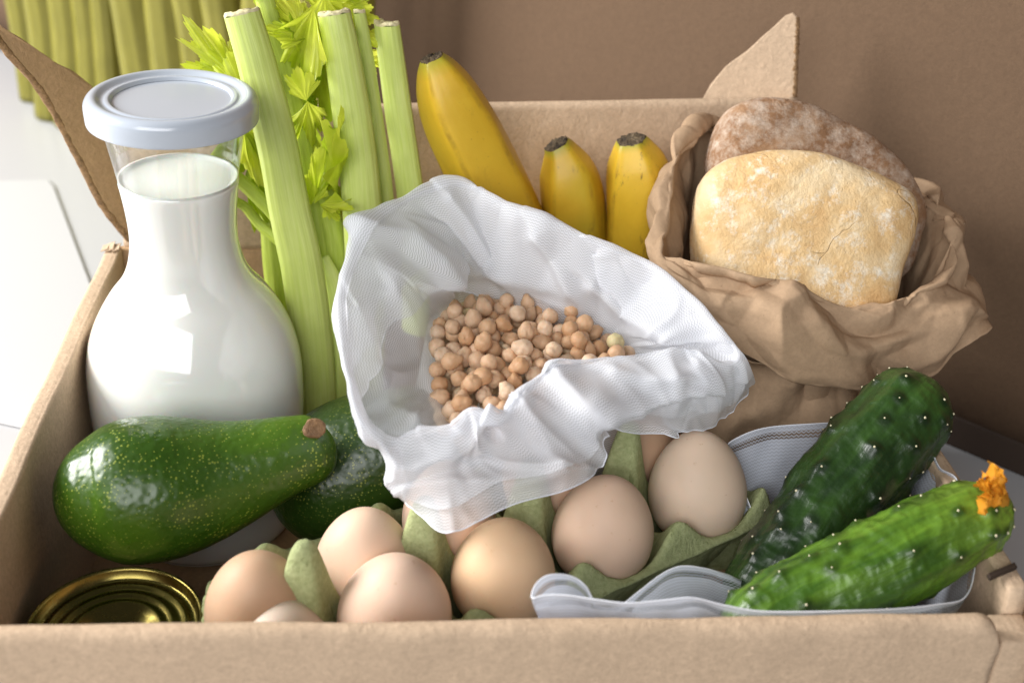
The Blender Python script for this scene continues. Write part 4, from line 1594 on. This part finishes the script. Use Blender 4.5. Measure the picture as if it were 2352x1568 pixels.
# ------------------------------------------------------------------ cucumbers
def cucumber(label, pts, zs, s, mat, seed, warts, caps):
    n0 = len(pts)
    cum = [0.0]
    for q0, q1 in zip(pts, pts[1:]):
        cum.append(cum[-1] + math.hypot(q1[0] - q0[0], q1[1] - q0[1]))
    path = [at(x, y, Z=zs[0] + (zs[-1] - zs[0]) * c_ / cum[-1]) for (x, y, r), c_ in zip(pts, cum)]
    rr = [r / s for x, y, r in pts]
    n, ns = 260, 120
    rnd = random.Random(seed)
    sec = circ(ns, lambda a: 1 + .018 * math.cos(9 * a + seed) + .012 * math.cos(5 * a))
    Pc = spline(path, n)
    W = []
    for _ in range(4000):
        t, k = rnd.uniform(.06, .95), rnd.random()
        if all(((t - a) * 5.5) ** 2 + (min(abs(k - b_), 1 - abs(k - b_)) * 5.0) ** 2 > .30 ** 2 for a, b_ in W):
            W.append((t, k))
        if len(W) >= warts:
            break
    Wa = np.array(W)
    T, Kk = np.meshgrid(np.linspace(0, 1, n), np.arange(ns) / ns, indexing='ij')
    Hh = np.zeros_like(T)
    for t, k in W:
        dk = np.minimum(abs(Kk - k), 1 - abs(Kk - k))
        d2 = ((T - t) * .155 / .0030) ** 2 + (dk * 2 * math.pi * .024 / .0030) ** 2
        Hh += .0010 * np.exp(-d2) + .0009 * np.exp(-d2 / 4)
    v, f, P_ = tube(path, rr, sec, n, None, None, caps=caps)
    out = []
    nor = []
    for i in range(n):
        for k in range(ns):
            p = v[i * ns + k]
            d = (p - P_[i])
            r_ = d.length
            d = d.normalized() if r_ > 1e-6 else V((0, 0, 1))
            fade = min(1, r_ / .012)
            out.append(p + d * ((Hh[i, k] + .0009 * nz(p, 75, seed) + .0006 * ridged(p, 120, seed, 2)) * fade))
            nor.append(d)
    uv = [(k / ns, t / (n - 1)) for t in range(n) for k in range(ns)]
    f = cap(f, len(out), ns)
    t = thing('cucumber', label, 'cucumber', path[0], 'cucumbers in the striped net bag')
    so = obj('skin', out, f, mat, t, uvs=uv)
    tc_ = so.data.attributes.new('tco', 'FLOAT_VECTOR', 'POINT')
    tv = np.stack([np.cos(Kk * 2 * np.pi), np.sin(Kk * 2 * np.pi), T], -1).reshape(-1).astype(np.float32)
    tc_.data.foreach_set('vector', tv)
    at_ = so.data.attributes.new('wart', 'FLOAT', 'POINT')
    at_.data.foreach_set('value', np.clip((Hh.ravel() - .0003) / .0015, 0, 1).astype(np.float32))
    sv, sf = [], []
    for (tt, k) in W:
        i, j = int(round(tt * (n - 1))), int(round(k * ns)) % ns
        p, d = out[i * ns + j], nor[i * ns + j]
        a = d.orthogonal().normalized()
        b_ = d.cross(a)
        k0 = len(sv)
        sz = rnd.uniform(.0004, .0008)
        for (r_, h) in ((sz, -.0008), (sz * .9, .0000), (sz * .4, .0004)):
            for q in range(6):
                an = math.pi * q / 3
                sv.append(p + a * (r_ * math.cos(an)) + b_ * (r_ * math.sin(an)) + d * h)
        for r in range(2):
            for q in range(6):
                sf.append((k0 + r * 6 + q, k0 + r * 6 + (q + 1) % 6, k0 + (r + 1) * 6 + (q + 1) % 6, k0 + (r + 1) * 6 + q))
        sf.append(tuple(range(k0 + 12, k0 + 18)))
    obj('spines', sv, sf, M['spine'], t)['kind'] = 'stuff'
    return t, path


C1 = [(1700, 1440, 94), (1760, 1368, 101), (1823, 1284, 105), (1878, 1205, 107), (1926, 1134, 108), (1979, 1068, 108), (2033, 1004, 106), (2085, 944, 101), (2112, 914, 96), (2140, 882, 90)]
z1 = [.066 + (.148 - .066) * i / 9 for i in range(10)]
cucumber('dark green knobbly cucumber resting against the paper bread bag', C1, z1, 4750, M['cuc1'], 3, 72, (.02, .020, 2, 2.2))
C2 = [(1660, 1492, 84), (1750, 1442, 92), (1815, 1404, 95), (1883, 1368, 96), (2011, 1306, 97), (2070, 1275, 97), (2120, 1247, 95), (2219, 1198, 84), (2270, 1172, 70), (2318, 1147, 52)]
z2 = [.088 + (.140 - .088) * i / 9 for i in range(10)]
t2, p2 = cucumber('bright green knobbly cucumber with a withered orange flower on its tip', C2, z2, 5050, M['cuc2'], 8, 66, (.02, .016, 2, 2.0))
# withered flower: several crumpled petals
rnd = random.Random(12)
tipp = at(2284, 1150, Z=.143)
fv, ff, _ = tube([at(2296, 1152, Z=.139), at(2290, 1146, Z=.146), at(2284, 1138, Z=.152)], [.0042, .0046, .0018], circ(18), 14, None, lambda t, k, a, c: 1 + .3 * nz((t * 6, a * 2, c * 2), 1, 3))
calyx = obj('flower', fv, cap(ff, len(fv), 18), M['flower'], t2)
calyx['label'] = 'withered orange flower on the cucumber tip'
petals = [((2262, 1175), (2275, 1108)), ((2275, 1172), (2262, 1092)), ((2282, 1165), (2290, 1098)), ((2290, 1160), (2300, 1088)), ((2296, 1155), (2282, 1068)), ((2280, 1160), (2272, 1120)), ((2300, 1150), (2304, 1110)), ((2270, 1150), (2258, 1106)), ((2284, 1160), (2279, 1075)), ((2290, 1158), (2296, 1120)), ((2266, 1180), (2258, 1150)), ((2294, 1150), (2303, 1125))]
for i, (a, b_) in enumerate(petals):
    zf = .146 + .002 * (i % 3)
    A_, B2_ = at(*a, Z=zf - .004), at(*b_, Y=at(*a, Z=zf).y + rnd.uniform(-.004, .002))
    d = (B2_ - A_)
    s = d.cross(CF).normalized()
    nn = s.cross(d).normalized()
    pv = []
    for k in range(16):
        tt = k / 15
        w = .0018 * (math.sin(math.pi * (tt * .8 + .15)) ** .7) * (1 - .45 * tt)
        for q in (-1, -.4, .3, 1):
            jit = V((rnd.uniform(-1, 1), rnd.uniform(-1, 1), rnd.uniform(-1, 1))) * .0008
            pv.append(A_ + d * tt + s * (w * q + .0016 * math.sin(tt * 9 + i)) + nn * (.0022 * math.sin(tt * 7 + i * 2 + q * 1.4) + .0015 * q * q) + jit)
    obj('petal', pv, grid_faces(16, 4), M['flower'], calyx)

# ------------------------------------------------------------------ striped net bag around the cucumbers
C2C = (.165, .095)


def s2(x, y, z, ind=(.010, -.05), od=(.006, -.03), hem=None):
    c_ = at(x, y, Z=z)
    return [outward(c_, C2C, -ind[0] * 1.6, ind[1] * 1.4), outward(c_, C2C, -ind[0], ind[1] * .7), outward(c_, C2C, -.003, -.012), c_]


ring2 = [
    (1222, 1372, .1265), (1232, 1340, .1285), (1262, 1320, .1300), (1310, 1322, .1280), (1345, 1345, .124), (1372, 1388, .116), (1420, 1392, .112), (1470, 1356, .114),
    (1520, 1318, .115), (1565, 1300, .115), (1620, 1305, .112), (1668, 1318, .104), (1725, 1330, .082), (1745, 1235, .076), (1722, 1160, .086), (1692, 1090, .100), (1668, 1030, .106),
    (1700, 1002, .110), (1760, 982, .114), (1850, 974, .116), (1940, 972, .118), (2030, 990, .122), (2085, 1040, .124), (2118, 1048, .126), (2140, 1040, .127), (2160, 1075, .126),
    (2196, 1098, .126), (2222, 1160, .122), (2236, 1240, .118), (2238, 1310, .116), (2215, 1372, .116), (2150, 1388, .118), (2050, 1398, .1205), (1940, 1402, .122), (1840, 1404, .1225), (1740, 1402, .1235),
    (1660, 1388, .1255), (1590, 1372, .128), (1520, 1378, .1275), (1440, 1384, .127), (1370, 1376, .1275), (1300, 1366, .128), (1250, 1366, .1275),
]
st2 = [s2(*q) for q in ring2]
n2 = thing('striped_net_bag', 'white net bag with grey-striped hem lying open around the cucumbers', 'bag', (C2C[0], C2C[1], .01))
sh2, p2_ = ring_sheet('net_cloth', st2, None, 520, 44, M['net2'], n2, lambda p, u, t: (.0030 * nz(p, 34, 71) + .0014 * nz(p, 80, 72)) * (1 if t < .8 else (1 - t) * 5), uvhem=True)
hem_tube('hem', [p2_[i * 44 + 43] for i in range(520)], .00032, M['hem'], n2)

bpy.context.view_layer.update()
print('chickpeas', n_pea, 'objects', len(bpy.data.objects), 'tris', sum(len(o.data.polygons) for o in bpy.data.objects if o.type == 'MESH') * 2)
